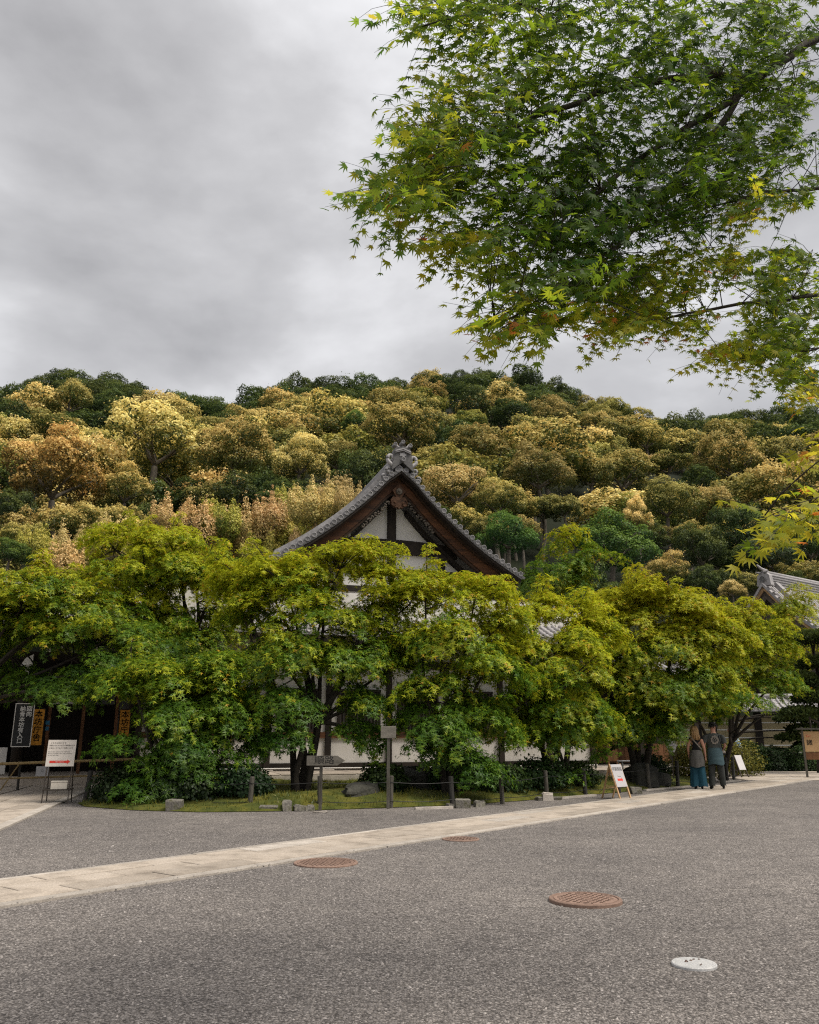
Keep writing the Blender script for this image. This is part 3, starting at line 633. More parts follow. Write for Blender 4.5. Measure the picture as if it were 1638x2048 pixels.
MB().prism(pr, .0, .2, Matrix.Translation((.5, 0, 0)) @ Matrix.Rotation(-pi / 2, 4, 'Z')).build('gable_wall', M_carvedk, rh)
MB().box((7.8, 0, 2.4), (14, 8, 4.7)).build('body_wall', M_wood, rh)
# long precinct wall with white lines and a tiled cap
pw = empty('precinct_wall', (15.2, 43.2, 0), 'ochre precinct wall with pale lines and small tiled roof behind the hedge', 'wall', rz=radians(-4))
MB().box((4, 0, 1.35), (13, .4, 2.3)).build('wall', M_ochre, pw)
for z in (.7, 1.05, 1.42, 1.80, 2.15): MB().box((4, -.205, z), (13, .02, .045)).build('white_line', M_paper, pw)
for x in (-.55, 2.45, 5.4): MB().box((x, -.24, 1.4), (.34, .14, 2.5)).build('post', M_wood, pw)
MB().box((4, 0, .14), (13.1, .6, .28)).build('footing', M_kerb, pw)
tile_slope_x(pw, [(0, 3.35), (.35, 3.1), (.95, 2.78)], -2.5, 10.5, .30, .075, M_tilelt, 'roof')
MB().tube([(-2.6, 0, 3.46), (10.6, 0, 3.46)], .13, 8).build('ridge', M_tilelt, pw, True)
# ------------------------------------------------------------------ foliage generators
SH_MAPLE = (np.array([[0, -.16, 0], [0, .16, 0], [1, 0, -.10], [.34, .08, .03], [.40, .82, -.08], [.34, -.08, .03], [.40, -.82, -.08]]), np.array([[0, 2, 1], [0, 3, 4], [1, 6, 5]]))
SH_QUAD = (np.array([[0, 0, 0], [.5, .36, .08], [1, 0, -.05], [.5, -.36, .08]]), np.array([[0, 3, 2, 1]]))
def star_leaf():
    v = [(0, 0, 0)]; angs = [-118, -72, -35, 0, 35, 72, 118]; rad = [.42, .78, .98, 1.1, .98, .78, .42]; out = []
    for i, (a, r) in enumerate(zip(angs, rad)):
        a = radians(a)
        if i: am = (a + radians(angs[i - 1])) / 2; out.append((.36 * cos(am), .36 * sin(am), .01))
        out.append((r * cos(a), r * sin(a), -.16 * r))
    v += out; n = len(out)
    f = [(0, i, i + 1) for i in range(1, n)] + [(0, n, 1)]
    return np.array(v), np.array(f)
SH_STAR = star_leaf()
def leaves_np(pos, nr, dr, size, col, shape):
    sv, sf = shape; nr = nrm(nr); d = dr - (dr * nr).sum(1, keepdims=True) * nr; d = nrm(d); b = np.cross(nr, d); s = np.asarray(size)[:, None, None]
    V = pos[:, None] + s * (sv[None, :, :1] * d[:, None] + sv[None, :, 1:2] * b[:, None] + sv[None, :, 2:] * nr[:, None])
    k = len(sv); F = (np.arange(len(pos))[:, None, None] * k + sf[None]).reshape(-1, sf.shape[1])
    return V.reshape(-1, 3), F, np.repeat(col, k, 0)
def lerp(a, b, t): return a + (b - a) * t
GREEN_D, GREEN_M, YEL, ORG = np.array([.042, .105, .014]), np.array([.115, .210, .015]), np.array([.44, .455, .022]), np.array([.54, .30, .030])
def to_px(p):
    q = np.asarray(p) - np.array([0, 0, CAMZ]); dep = q[1] * cT + q[2] * sT; return 819 + FPX * q[0] / dep, 1024 - FPX * (-q[1] * sT + q[2] * cT) / dep, FPX / dep
def rand_dirs(n, zmin=-1, g=None):
    g = g or rng; z = g.uniform(zmin, 1, n); a = g.uniform(0, 2 * pi, n); r = np.sqrt(1 - z * z); return np.stack([r * np.cos(a), r * np.sin(a), z], 1)

def pad_leaves(c, R, out, n, young, g, lsize, tall=False):
    """one umbrella spray of leaves round c"""
    up = np.array([0, 0, 1.]); nP = nrm(up * (.8 if not tall else .5) + out * .38 + g.normal(0, .16, 3))
    t1 = nrm(out - nP * out.dot(nP) + 1e-4); t2 = np.cross(nP, t1)
    rho = np.sqrt(g.random(n)); ph = g.random(n) * 2 * pi
    # finger-like branchlets: leaves gather along spokes
    k = int(g.integers(6, 10)); sp = np.round(ph / (2 * pi) * k) * 2 * pi / k; ph = lerp(ph, sp, .45 * rho) 
    edge = 1 + .28 * np.sin(ph * k / 2 + g.random() * 6) + .12 * np.sin(ph * 5 + g.random() * 6)
    x, y = rho * np.cos(ph) * 1.2 * edge, rho * np.sin(ph) * edge
    rad = np.cos(ph)[:, None] * t1 + np.sin(ph)[:, None] * t2
    pos = c + R * (x[:, None] * t1 + y[:, None] * t2 + (-.55 * rho ** 2 + g.normal(0, .075, n) - (g.random(n) < .2) * .22 * g.random(n))[:, None] * nP)
    nr = nP + rad * (.75 * rho)[:, None] + g.normal(0, .24, (n, 3))
    dr = rad - up * .55 + g.normal(0, .35, (n, 3))
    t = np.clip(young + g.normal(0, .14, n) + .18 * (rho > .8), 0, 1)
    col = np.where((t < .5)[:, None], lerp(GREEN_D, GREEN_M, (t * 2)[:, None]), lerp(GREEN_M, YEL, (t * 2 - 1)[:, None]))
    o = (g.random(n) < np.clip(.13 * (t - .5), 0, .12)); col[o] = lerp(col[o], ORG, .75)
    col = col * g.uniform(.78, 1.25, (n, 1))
    return pos, nr, dr, g.uniform(.75, 1.2, n) * lsize, col
def limb(a, b, r0, r1, g, sag=.12, n=7):
    a = np.asarray(a, float); b = np.asarray(b, float); t = np.linspace(0, 1, n)[:, None]; L = np.linalg.norm(b - a)
    side = nrm(np.cross(b - a, [0, 0, 1.]) + 1e-4); w = np.sin(t * pi) * L * sag * g.uniform(-.7, .7) + np.sin(t * 2 * pi) * L * .05 * g.uniform(-1, 1)
    p = a + (b - a) * t + side * w + np.array([0, 0, 1.]) * np.sin(t * pi) * L * g.uniform(-.02, .10)
    return p, np.linspace(r0, r1, n)

KEEP = [(1372, 1440, 1480, 1600), (-50, 1405, 150, 1620), (175, 1412, 262, 1452), (1235, 1485, 1380, 1600), (1488, 1418, 1638, 1600), (560, 1495, 645, 1540), (700, 1492, 770, 1525), (450, 1550, 840, 1620), (650, 1350, 662, 1480), (1075, 1485, 1165, 1525), (1550, 1140, 1660, 1225), (1180, 1525, 1275, 1610), (560, 1560, 1000, 1620), (640, 1000, 1040, 1050), (880, 1040, 1050, 1130), (60, 1300, 100, 1330)]
def keep_out(p, r, name):     # keep the views between the trunks open: no sprays hang in front of the doors, signs and people
    x, y, k = to_px(p); r = r * k * .8
    return name != 'sapling' and any(x0 - r < x < x1 + r and y0 - r * .6 < y < y1 + r * .6 for x0, y0, x1, y1 in KEEP)
def maple(label, base, lobes, seed, young=.5, tilt=.35, lsize=.104, padR=(.27, .56), dens=1.0, stems=2, trunk_r=.13, group=None, ypad=0.0, name='maple_tree', fork=.33):
    trunk_r *= .72
    g = np.random.default_rng(seed); root = empty(name, (base[0], base[1], 0), label, 'tree', group); b3 = np.array([base[0], base[1], 0.])
    W = []
    for (x, y, hw, hh, Y) in lobes:
        m = mpp(x, y, Y); W.append((P(x, y, Y), max(hw * m - .12, .2), min(max(hw * m - .2, .2), 1.5), max(hh * m - .10, .12)))
    zs = [w[0][2] + w[3] for w in W] + [w[0][2] - w[3] for w in W]; zlo, zhi = min(zs), max(zs)
    ctr = np.mean([w[0] for w in W], 0)
    tubes = []; nodes = []
    fz = lerp(.2, ctr[2], fork)
    stems_p = []
    for s_ in range(stems):
        a = 2 * pi * s_ / stems + g.random(); off = .16 * (stems > 1)
        st = b3 + np.array([cos(a) * off, sin(a) * off, .03]); fk = b3 * .78 + np.array([ctr[0], ctr[1], 0]) * .22 + np.array([cos(a) * .38 * (stems > 1), sin(a) * .25 * (stems > 1), fz * g.uniform(.85, 1.2)])
        p, r = limb(st, fk, trunk_r * g.uniform(.8, 1.1), trunk_r * .72, g, .10, 8); r[0] *= 1.35
        tubes.append((p - b3, r, 9)); stems_p.append(fk)
    P_, N_, D_, S_, C_ = [], [], [], [], []
    for (c, a, b_, h) in W:
        fk = min(stems_p, key=lambda q: np.linalg.norm(q - c)); tgt = c - np.array([0, 0, h * .35])
        p, r = limb(fk, tgt, trunk_r * .62, trunk_r * .22, g, .14, 9); tubes.append((p - b3, r, 7)); nodes += list(p[3:])
        area = 2.2 * pi * ((a * b_) ** .8 + 2 * (a * h) ** .8) / 3
        pr = (padR[0] + padR[1]) / 2; n = max(5, int(dens * 1.12 * area / (pr * pr * 1.5)))
        ds = rand_dirs(n, -.55, g); ds[:, 1] -= .25 * g.random(n); ds = nrm(ds)
        fac = np.where(g.random(n) < .72, g.uniform(.82, 1.08, n), g.uniform(.3, .8, n))
        todo = [(c + d * np.array([a, b_, h]) * f_, g.uniform(*padR), f_, d) for d, f_ in zip(ds, fac)]
        for d, f_ in zip(ds, fac):      # upright shoots at the top of the crown
            if d[2] > .35 and f_ > .8 and g.random() < .34:
                q0 = c + d * np.array([a, b_, h]) * f_
                for s_ in range(int(g.integers(2, 4))): todo.append((q0 + np.array([g.normal(0, .07), g.normal(0, .07), .20 + .19 * s_]), .25 - .045 * s_, 1.05, d))
        for pc, pR, f_, d in todo:
            if pc[2] < .45: pc[2] = .45 + g.random() * .3
            if keep_out(pc, pR, name): continue
            rel = (pc[2] - zlo) / (zhi - zlo)
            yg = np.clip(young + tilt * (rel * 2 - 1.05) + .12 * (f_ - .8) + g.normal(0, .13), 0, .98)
            o = nrm(pc - ctr * .6 - c * .4 + 1e-3)
            A = pad_leaves(pc, pR, o, int(340 * (pR / .6) ** 2 * (.125 / lsize) ** 2), yg, g, lsize)
            for L_, v in zip((P_, N_, D_, S_, C_), A): L_.append(v)
            if g.random() < .55:
                q = min(nodes, key=lambda q_: np.linalg.norm(q_ - pc)); e_ = pc - np.array([0, 0, .05])
                if np.linalg.norm(e_ - q) < 3.0:
                    p, r = limb(q, e_, trunk_r * .22, .010, g, .12, 6); tubes.append((p - b3, r, 5))
    V, F, C = leaves_np(np.concatenate(P_) - b3, np.concatenate(N_), np.concatenate(D_), np.concatenate(S_), np.concatenate(C_), SH_MAPLE)
    link('crown', np_mesh('crown', V, F, M_leaf, C), root); link('trunk', tubes_mesh('trunk', tubes, M_bark), root)
    return root

# ------------------------------------------------------------------ hill crowns, unit sized
PAL = {  # leaf dark, leaf mid, flower low, flower high, share of flower; painted light and shade included
    'gold':   ((.040, .050, .010), (.150, .140, .030), (.375, .315, .090), (.76, .620, .250), .62),
    'golddk': ((.042, .060, .013), (.115, .118, .024), (.265, .230, .058), (.61, .495, .165), .50),
    'olive':  ((.040, .056, .013), (.100, .104, .023), (.185, .178, .045), (.43, .362, .115), .46),
    'orange': ((.040, .036, .008), (.140, .095, .020), (.31, .205, .052), (.58, .400, .135), .52),
    'dark':   ((.020, .036, .011), (.046, .072, .020), (.075, .105, .026), (.115, .140, .032), .32),
    'midgreen': ((.030, .050, .012), (.085, .110, .022), (.160, .170, .034), (.30, .270, .060), .44),
    'pine':   ((.022, .034, .016), (.056, .078, .034), (.080, .105, .045), (.11, .135, .055), .4),
    'green':  ((.020, .048, .014), (.052, .105, .024), (.085, .150, .030), (.13, .20, .035), .42),
    'pale':   ((.110, .100, .028), (.30, .235, .075), (.46, .345, .130), (.66, .50, .230), .62),
    'palegr': ((.070, .090, .016), (.200, .205, .032), (.34, .315, .06), (.48, .42, .100), .55),
}
def hill_crown(kind, seed, n, ls, hz=.85, nl=22, style='round'):
    g = np.random.default_rng(seed); dk, md, f0, f1, share = [np.array(v) if not isinstance(v, float) else v for v in PAL[kind]]
    if style == 'plume':        # several upright feathery plumes
        cs, rs = [], []
        for i in range(nl):
            a = g.random() * 6.28; q = .75 * math.sqrt(g.random()); h = g.uniform(.4, 1.15) * (1.1 - .5 * q)
            for t in np.linspace(-.5, 1, 7): cs.append((q * cos(a) * (1 + .25 * t), q * sin(a) * (1 + .25 * t), h * (t + .1))); rs.append(.23 * (1.08 - max(t, 0)) + .02)
        cs, rs = np.array(cs), np.array(rs)
    else:
        ds = rand_dirs(nl, -.35, g); rr = g.uniform(.20, .37, nl) * (22 / nl) ** .4; cs = ds * np.array([.70, .70, .66 * hz / .85]) * g.uniform(.52, 1.14, (nl, 1)); rs = rr
        if style == 'cone':
            t = np.linspace(-.5, 1, nl); a = np.arange(nl) * 2.4; q = .60 * (1 - np.clip(t, -.1, 1)) ** .7 + .05; cs = np.stack([q * np.cos(a), q * np.sin(a), t * hz * 1.1], 1); rs = .20 + .20 * (1 - np.clip(t, 0, 1))
        # second level: small puffs on every lobe
        c2, r2, par = [], [], list(range(nl)); c0 = cs.copy(); r0_ = rs.copy(); j_ = 0
        for c, r in zip(cs, rs):
            for d in rand_dirs(11, -.35, g): c2.append(c + d * r * .85); r2.append(r * g.uniform(.28, .46)); par.append(j_)
            j_ += 1
        cs, rs = np.concatenate([cs, np.array(c2)]), np.concatenate([rs * .92, np.array(r2)])
    if style == 'plume': par = list(range(len(cs))); c0, r0_ = cs, rs
    par = np.array(par); w = rs ** 2; w = w / w.sum(); m = int(n * 2.6); i = g.choice(len(cs), m, p=w); d = rand_dirs(m, -.75, g)
    pos = cs[i] + d * rs[i][:, None] * g.uniform(.88, 1.06, (m, 1)); ok = np.ones(m, bool)
    for c, r in zip(cs, rs): ok &= ((pos - c) ** 2).sum(1) > (r * .86) ** 2
    pos, d, i = pos[ok][:n], d[ok][:n], i[ok][:n]; k = len(pos); dl = np.clip((pos - c0[par[i]]) / r0_[par[i]][:, None], -1.2, 1.2)
    outer = np.clip(np.linalg.norm(pos * np.array([1, 1, .85 / hz]), axis=1), 0, 1.1)
    s = share + .30 * d[:, 2] + .34 * dl[:, 2] + .35 * (outer - .75) + .12 * pos[:, 2] + g.normal(0, .12, k) - .16 + .16 * np.sin(pos[:, 0] * 4.1 + seed) * np.sin(pos[:, 1] * 3.7 + seed * 2) + .10 * np.sin(pos[:, 2] * 6 + pos[:, 0] * 5 + seed)  # bloom on upward faces; lit tops and shaded undersides are painted in too
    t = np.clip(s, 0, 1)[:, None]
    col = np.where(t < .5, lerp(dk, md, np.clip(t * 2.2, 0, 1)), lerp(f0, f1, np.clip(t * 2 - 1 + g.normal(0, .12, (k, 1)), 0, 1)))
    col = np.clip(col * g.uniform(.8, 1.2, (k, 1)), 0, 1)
    wsp = g.random(k) < .10; pos[wsp] += d[wsp] * g.uniform(.02, .12, (wsp.sum(), 1)) + g.normal(0, .03, (wsp.sum(), 3))
    nr = d * 1.0 + np.array([0, 0, .22]) + g.normal(0, .27, (k, 3)); dr = rand_dirs(k, -1, g) + d * .3 + np.array([0, 0, .3 if style == 'plume' else -.2])
    V, F, C = leaves_np(pos, nr, dr, g.uniform(.7, 1.25, k) * ls, col, SH_QUAD)
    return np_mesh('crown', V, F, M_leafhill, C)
def unit_trunk(seed):
    g = np.random.default_rng(seed); tubes = []
    p, r = limb((0, 0, -4), (.02, .0, -.35), .085, .055, g, .01); r[0] *= 1.2; tubes.append((p, r, 7))
    for i in range(6):
        a = i * 1.05 + g.random(); q, r = limb((.02, 0, -.3), (.62 * cos(a), .62 * sin(a), g.uniform(.0, .38)), .040, .010, g, .12); tubes.append((q, r, 5))
    return tubes_mesh('trunk', tubes, M_barkp)
TRUNKS = [unit_trunk(s) for s in (1, 2, 3)]
PROTO = {}
def protos(key, kind, cnt, n, ls, **kw): PROTO[key] = [hill_crown(kind, 100 + hash_i(key) + i, n, ls, **kw) for i in range(cnt)]
def hash_i(s): return sum(ord(ch) * (i + 3) for i, ch in enumerate(s)) % 5000
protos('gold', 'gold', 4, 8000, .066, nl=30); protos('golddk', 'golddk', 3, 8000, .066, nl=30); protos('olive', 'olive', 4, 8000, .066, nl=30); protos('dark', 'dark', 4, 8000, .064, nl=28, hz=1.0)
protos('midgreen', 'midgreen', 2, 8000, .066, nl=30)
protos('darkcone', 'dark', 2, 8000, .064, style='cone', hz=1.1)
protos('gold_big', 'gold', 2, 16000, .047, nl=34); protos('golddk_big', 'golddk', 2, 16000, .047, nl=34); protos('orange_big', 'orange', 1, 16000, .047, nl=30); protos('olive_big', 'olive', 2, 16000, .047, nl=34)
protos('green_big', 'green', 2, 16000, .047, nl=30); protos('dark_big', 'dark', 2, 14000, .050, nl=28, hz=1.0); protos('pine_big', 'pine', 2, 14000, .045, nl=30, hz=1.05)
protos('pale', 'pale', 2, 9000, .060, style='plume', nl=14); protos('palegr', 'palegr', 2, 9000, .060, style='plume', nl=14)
cnt_ = {}
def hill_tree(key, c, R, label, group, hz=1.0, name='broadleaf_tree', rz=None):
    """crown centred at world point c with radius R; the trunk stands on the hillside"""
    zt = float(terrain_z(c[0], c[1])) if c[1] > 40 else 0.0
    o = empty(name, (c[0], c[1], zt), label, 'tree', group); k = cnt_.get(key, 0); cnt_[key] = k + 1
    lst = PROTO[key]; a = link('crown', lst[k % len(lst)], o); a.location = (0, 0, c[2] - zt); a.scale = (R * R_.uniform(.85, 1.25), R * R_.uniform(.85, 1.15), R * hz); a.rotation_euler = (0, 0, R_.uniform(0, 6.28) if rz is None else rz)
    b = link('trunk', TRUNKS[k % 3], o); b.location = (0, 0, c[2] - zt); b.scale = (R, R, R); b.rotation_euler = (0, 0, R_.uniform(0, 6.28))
    return o

FILL = {'dark': 'dark green evergreen', 'olive': 'olive brown tree', 'golddk': 'dull golden tree'}
SPECIAL = [  # crown kind, photo x, y, radius px, distance, height ratio, label
    ('orange_big', 110, 965, 112, 70, 1.05, 'broad rust orange tree at the foot of the hill, far left'),
    ('gold_big', 315, 895, 118, 84, .95, 'largest pale golden tree with bare limbs above the left maples'),
    ('golddk_big', 470, 915, 84, 80, 1.2, 'tall golden olive tree standing right of the largest golden crown'),
    ('golddk_big', 250, 985, 62, 74, 1.0, 'dark golden tree tucked between the orange tree and the golden giant'),
    ('gold_big', 600, 930, 66, 78, 1.0, 'pale golden tree just left of the gable slope'),
    ('golddk_big', 806, 862, 78, 92, .95, 'golden dome shaped tree rising directly behind the ridge ornament'),
    ('gold_big', 915, 985, 72, 66, .95, 'pale golden tree touching the right slope of the gable'),
    ('golddk_big', 1000, 1010, 62, 60, .9, 'golden tree with dark flanks above the right bargeboard'),
    ('olive_big', 1075, 955, 76, 76, 1.0, 'broad olive brown tree high on the slope right of the gable'),
    ('olive_big', 1335, 1015, 62, 70, 1.1, 'olive tree with a gold rim above the yellow maple'),
    ('golddk_big', 1420, 1020, 66, 76, 1.0, 'rounded golden brown tree above the pale hall roof'),
    ('gold_big', 1275, 1040, 34, 58, 1.6, 'narrow pale golden tree between two darker crowns on the right slope'),
    ('green_big', 1015, 1075, 72, 48, .85, 'fresh green tree just right of the gable eaves'),
    ('green_big', 1225, 1100, 98, 52, .8, 'wide blue green tree behind the slim bright maple'),
    ('green_big', 715, 845, 34, 110, .9, 'small light green tree on the slope left of the ridge ornament'),
    ('golddk_big', 1335, 1150, 50, 47, 1.0, 'brown gold bushy tree above the yellow maple crown'),
    ('gold_big', 1465, 1185, 28, 45, 1.1, 'small golden tree beside the pale hall gable'),
    ('dark_big', 1400, 1110, 66, 56, 1.1, 'dark evergreen at the bottom of the right slope'),
    ('dark_big', 1480, 1075, 60, 60, 1.2, 'dark evergreen behind the grey pine, left of the red sprig'),
    ('pine_big', 1545, 1120, 58, 55, .9, 'soft grey green pine behind the pale hall ridge'),
    ('dark_big', 1620, 1100, 60, 58, 1.2, 'dark evergreen behind the hall roof at the frame edge'),
    ('dark_big', 740, 960, 60, 75, 1.2, 'dark evergreen in the shade left of the gable peak'),
    ('green_big', 20, 1110, 44, 48, .8, 'bright green bushy tree low down at the far left edge'),
    ('dark_big', 20, 1030, 60, 66, 1.0, 'dark evergreen below the orange tree at the left edge'),
]
occ = []; FT = {}
for (k, x, y, rp, Y, hz, lab) in SPECIAL:
    c = P(x, y, Y); R = rp * mpp(x, y, Y); hill_tree(k, c, R, lab, 'trees standing at the foot of the hill', hz, 'broadleaf_tree' if not k.startswith(('dark', 'pine')) else 'evergreen_tree'); occ.append((c[0], c[1], R))
    if rp > 48 and Y > 50:     # darker trees filling in below the crown
        for dx_ in (-.62, .1, .7):
            q_ = P(x + dx_ * rp, y + rp * R_.uniform(.85, 1.1), Y - R_.uniform(2, 5)); k_ = R_.choice(['dark', 'olive', 'golddk', 'dark']); zx, zy, _ = to_px(q_)
            FT.setdefault((FILL[k_], 'in the shade at the foot of the hill'), []).append((zx, hill_tree(k_, q_, R * R_.uniform(.5, .62), FILL[k_] + (' in the shade at the foot of the hill above the left maples' if zx < 560 else ' in the shade at the foot of the hill behind the gable' if zx < 1020 else ' in the shade at the foot of the hill right of the gable'), 'shaded trees at the foot of the hill', .95, 'evergreen_tree' if k_ == 'dark' else 'broadleaf_tree')))
# forest on the slope
tree_n = 0; row = 0; Y = 47.0
ZCOL = [(150, 'at the left frame edge'), (330, 'over the entrance porch'), (520, 'left of the gable'), (700, 'over the left eave'), (880, 'over the ridge ornament'), (1040, 'over the right eave'), (1220, 'over the slim maple'), (1400, 'over the couple'), (1560, 'left of the pale roof'), (9999, 'at the right frame edge')]
def zone(x, y):
    v = 'skyline' if y < 800 else ('upper slope' if y < 880 else ('middle slope' if y < 980 else 'lower slope'))
    return v, next(n for lim, n in ZCOL if x < lim)
TREES = {}
ORD = ['first', 'second', 'third', 'fourth', 'fifth', 'sixth', 'seventh', 'eighth', 'ninth', 'tenth', 'eleventh', 'twelfth', 'thirteenth', 'fourteenth', 'fifteenth', 'sixteenth', 'seventeenth', 'eighteenth', 'nineteenth', 'twentieth'] + ['%d-th' % k for k in range(21, 80)]
def single_out(d):
    for (kind, where), lst in d.items():
        lst.sort(key=lambda t: t[0])
        for i, (_, o) in enumerate(lst):
            o['label'] = f'{kind} {where}' if len(lst) == 1 else (f'{kind}, {("left", "right")[i]} one of two {where}' if len(lst) == 2 else f'{kind}, {ORD[i]} from left {where}')
words = {'midgreen': 'mid green tree', 'gold': 'pale golden tree', 'golddk': 'dull golden tree', 'olive': 'olive brown tree', 'dark': 'dark round evergreen', 'darkcone': 'dark pointed evergreen'}
while Y < 214:
    sp = 5.9 + .010 * Y; nx = int(1.16 * Y / sp)
    for i in range(nx):
        u = -.58 + 1.16 * (i + .5 + .5 * (row % 2) + R_.uniform(-.28, .28)) / nx; yy = Y + R_.uniform(-2.8, 2.8); X = u * yy
        R = R_.uniform(2.8, 5.3) * (1 + .0008 * yy); z = float(terrain_z(X, yy)); h = R_.uniform(2.8, 5.6); c = np.array([X, yy, z + h])
        if any((c[0] - a) ** 2 + (c[1] - b) ** 2 < (.8 * r + 2.2) ** 2 for a, b, r in occ): continue
        q = c - np.array([0, 0, CAMZ]); dep = q[1] * cT + q[2] * sT; px = 819 + FPX * q[0] / dep; py = 1024 - FPX * (-q[1] * sT + q[2] * cT) / dep
        if px < -140 or px > 1780 or py > 1230: continue
        w = R_.random(); top = yy > 150 or (yy > 132 and R_.random() < .4)
        if top: kd = 'olive' if 1150 < px < 1340 and w < .8 else 'dark' if w < (.92 if yy > 166 else .66) else ('darkcone' if w < (.97 if yy > 166 else .72) else ('golddk' if w < .86 else 'olive'))
        elif px < 640: kd = 'gold' if w < .56 else ('golddk' if w < .72 else ('olive' if w < .82 else 'dark'))
        elif px < 960: kd = 'gold' if w < .36 else ('golddk' if w < .58 else ('olive' if w < .78 else 'dark'))
        else: kd = 'gold' if w < .10 else ('golddk' if w < .38 else ('olive' if w < .86 else 'dark'))
        if yy > 150 and px < 330: kd = 'dark' if w < .55 else kd
        if top: c[2] += R_.uniform(-.6, 1.2); R *= R_.uniform(.75, 1.0)
        if not top and R_.random() < .13: kd = 'midgreen'
        if yy < 62: kd = 'dark' if w < .5 else 'olive'; R *= .7; c[2] -= 1.5
        vz, hz_ = zone(px, py)
        lab = f'on the {vz} {hz_}'
        TREES.setdefault((words[kd], lab), []).append((px, hill_tree(kd, c, R, words[kd] + ' ' + lab, words[kd].replace(' tree', ' trees').replace('evergreen', 'evergreens') + ' on the hill', R_.uniform(.62, 1.1), 'evergreen_tree' if kd.startswith('dark') else 'broadleaf_tree'))); tree_n += 1
    Y += 6.7 + .012 * Y; row += 1
single_out(TREES); single_out(FT); SHR = {}; print('hill trees', tree_n)
# a few thin-crowned pines on the ridge
for x, y, lab in ((120, 742, 'thin crowned pine on the skyline far left'), (185, 750, 'thin crowned pine on the skyline beside the far left one'), (625, 748, 'thin crowned pine on the skyline left of the gable'), (925, 728, 'thin pale pine on the skyline right of the gable'), (1440, 815, 'thin crowned pine on the low skyline at right')):
    c = P(x, y + 36, 196); hill_tree('pine_big', c, 30 * mpp(x, y, 200), lab, 'pines on the ridge', .8, 'pine_tree')
# pale feathery shrubs between the maples and the hill
pl = [(70, 1085, 40), (150, 1090, 44), (215, 1075, 46), (290, 1060, 40), (345, 1030, 42), (395, 1050, 46), (440, 1035, 44), (490, 1050, 48), (540, 1030, 44), (585, 1010, 40), (630, 1005, 44), (670, 985, 40), (560, 1075, 44), (470, 1095, 44), (380, 1100, 44), (640, 1050, 44), (700, 1000, 36), (120, 1125, 44), (520, 1100, 40), (610, 1085, 36)]
for i, (x, y, rp) in enumerate(pl):
    Y = R_.uniform(46, 56); k = 'pale' if i % 3 else 'palegr'; c = P(x, y + 14, Y)
    kd = 'pale feathery shrub' if k == 'pale' else 'yellow green feathery shrub'
    SHR.setdefault((kd, 'in the thicket behind the maples'), []).append((x, hill_tree(k, c, rp * mpp(x, y, Y) * 1.15, kd, 'feathery thicket behind the maples', 1.25, 'tall_shrub')))
single_out(SHR)

# ------------------------------------------------------------------ maples in front of the temple
FG = 'maples in front of the temple'
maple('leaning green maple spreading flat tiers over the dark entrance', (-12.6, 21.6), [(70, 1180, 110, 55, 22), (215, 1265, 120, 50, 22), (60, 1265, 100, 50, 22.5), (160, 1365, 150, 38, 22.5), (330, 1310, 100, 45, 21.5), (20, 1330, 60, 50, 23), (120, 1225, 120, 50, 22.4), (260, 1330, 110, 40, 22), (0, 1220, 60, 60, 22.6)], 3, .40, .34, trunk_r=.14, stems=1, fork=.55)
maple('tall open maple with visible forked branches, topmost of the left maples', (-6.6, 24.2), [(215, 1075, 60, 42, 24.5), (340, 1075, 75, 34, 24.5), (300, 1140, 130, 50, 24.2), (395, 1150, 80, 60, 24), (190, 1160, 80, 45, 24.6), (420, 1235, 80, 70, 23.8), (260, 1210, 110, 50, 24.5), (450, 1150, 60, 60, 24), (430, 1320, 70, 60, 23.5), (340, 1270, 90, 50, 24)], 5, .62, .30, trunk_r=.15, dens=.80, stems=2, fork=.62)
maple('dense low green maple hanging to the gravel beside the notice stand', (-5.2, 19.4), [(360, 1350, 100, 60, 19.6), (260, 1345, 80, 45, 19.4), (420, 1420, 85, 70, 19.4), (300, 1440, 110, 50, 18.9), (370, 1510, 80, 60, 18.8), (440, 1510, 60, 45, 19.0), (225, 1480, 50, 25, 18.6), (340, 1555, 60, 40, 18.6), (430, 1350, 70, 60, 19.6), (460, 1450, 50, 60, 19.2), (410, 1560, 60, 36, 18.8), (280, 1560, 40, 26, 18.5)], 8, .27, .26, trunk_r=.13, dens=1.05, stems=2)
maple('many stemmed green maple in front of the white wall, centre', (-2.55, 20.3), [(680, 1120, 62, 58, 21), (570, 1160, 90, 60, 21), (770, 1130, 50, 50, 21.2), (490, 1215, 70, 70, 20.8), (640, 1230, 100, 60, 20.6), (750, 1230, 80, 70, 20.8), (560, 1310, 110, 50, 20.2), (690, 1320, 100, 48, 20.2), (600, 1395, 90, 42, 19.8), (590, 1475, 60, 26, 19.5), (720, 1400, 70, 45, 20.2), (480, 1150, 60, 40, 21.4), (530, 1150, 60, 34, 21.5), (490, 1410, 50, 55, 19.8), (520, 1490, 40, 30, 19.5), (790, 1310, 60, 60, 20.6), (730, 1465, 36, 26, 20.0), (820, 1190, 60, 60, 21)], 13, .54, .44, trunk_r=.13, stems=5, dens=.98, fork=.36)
maple('yellow tipped maple with low green sprays right of the tall blank signpost', (1.0, 20.2), [(850, 1170, 62, 48, 20.6), (950, 1180, 70, 45, 20.8), (1000, 1235, 60, 50, 20.6), (880, 1270, 95, 60, 20.2), (970, 1330, 90, 50, 20), (860, 1370, 80, 46, 20), (900, 1450, 80, 46, 19.6), (940, 1530, 64, 38, 19.3), (850, 1490, 45, 36, 19.6), (970, 1420, 70, 60, 20), (830, 1420, 40, 44, 20.1)], 17, .52, .44, trunk_r=.12, stems=3, dens=1.0)
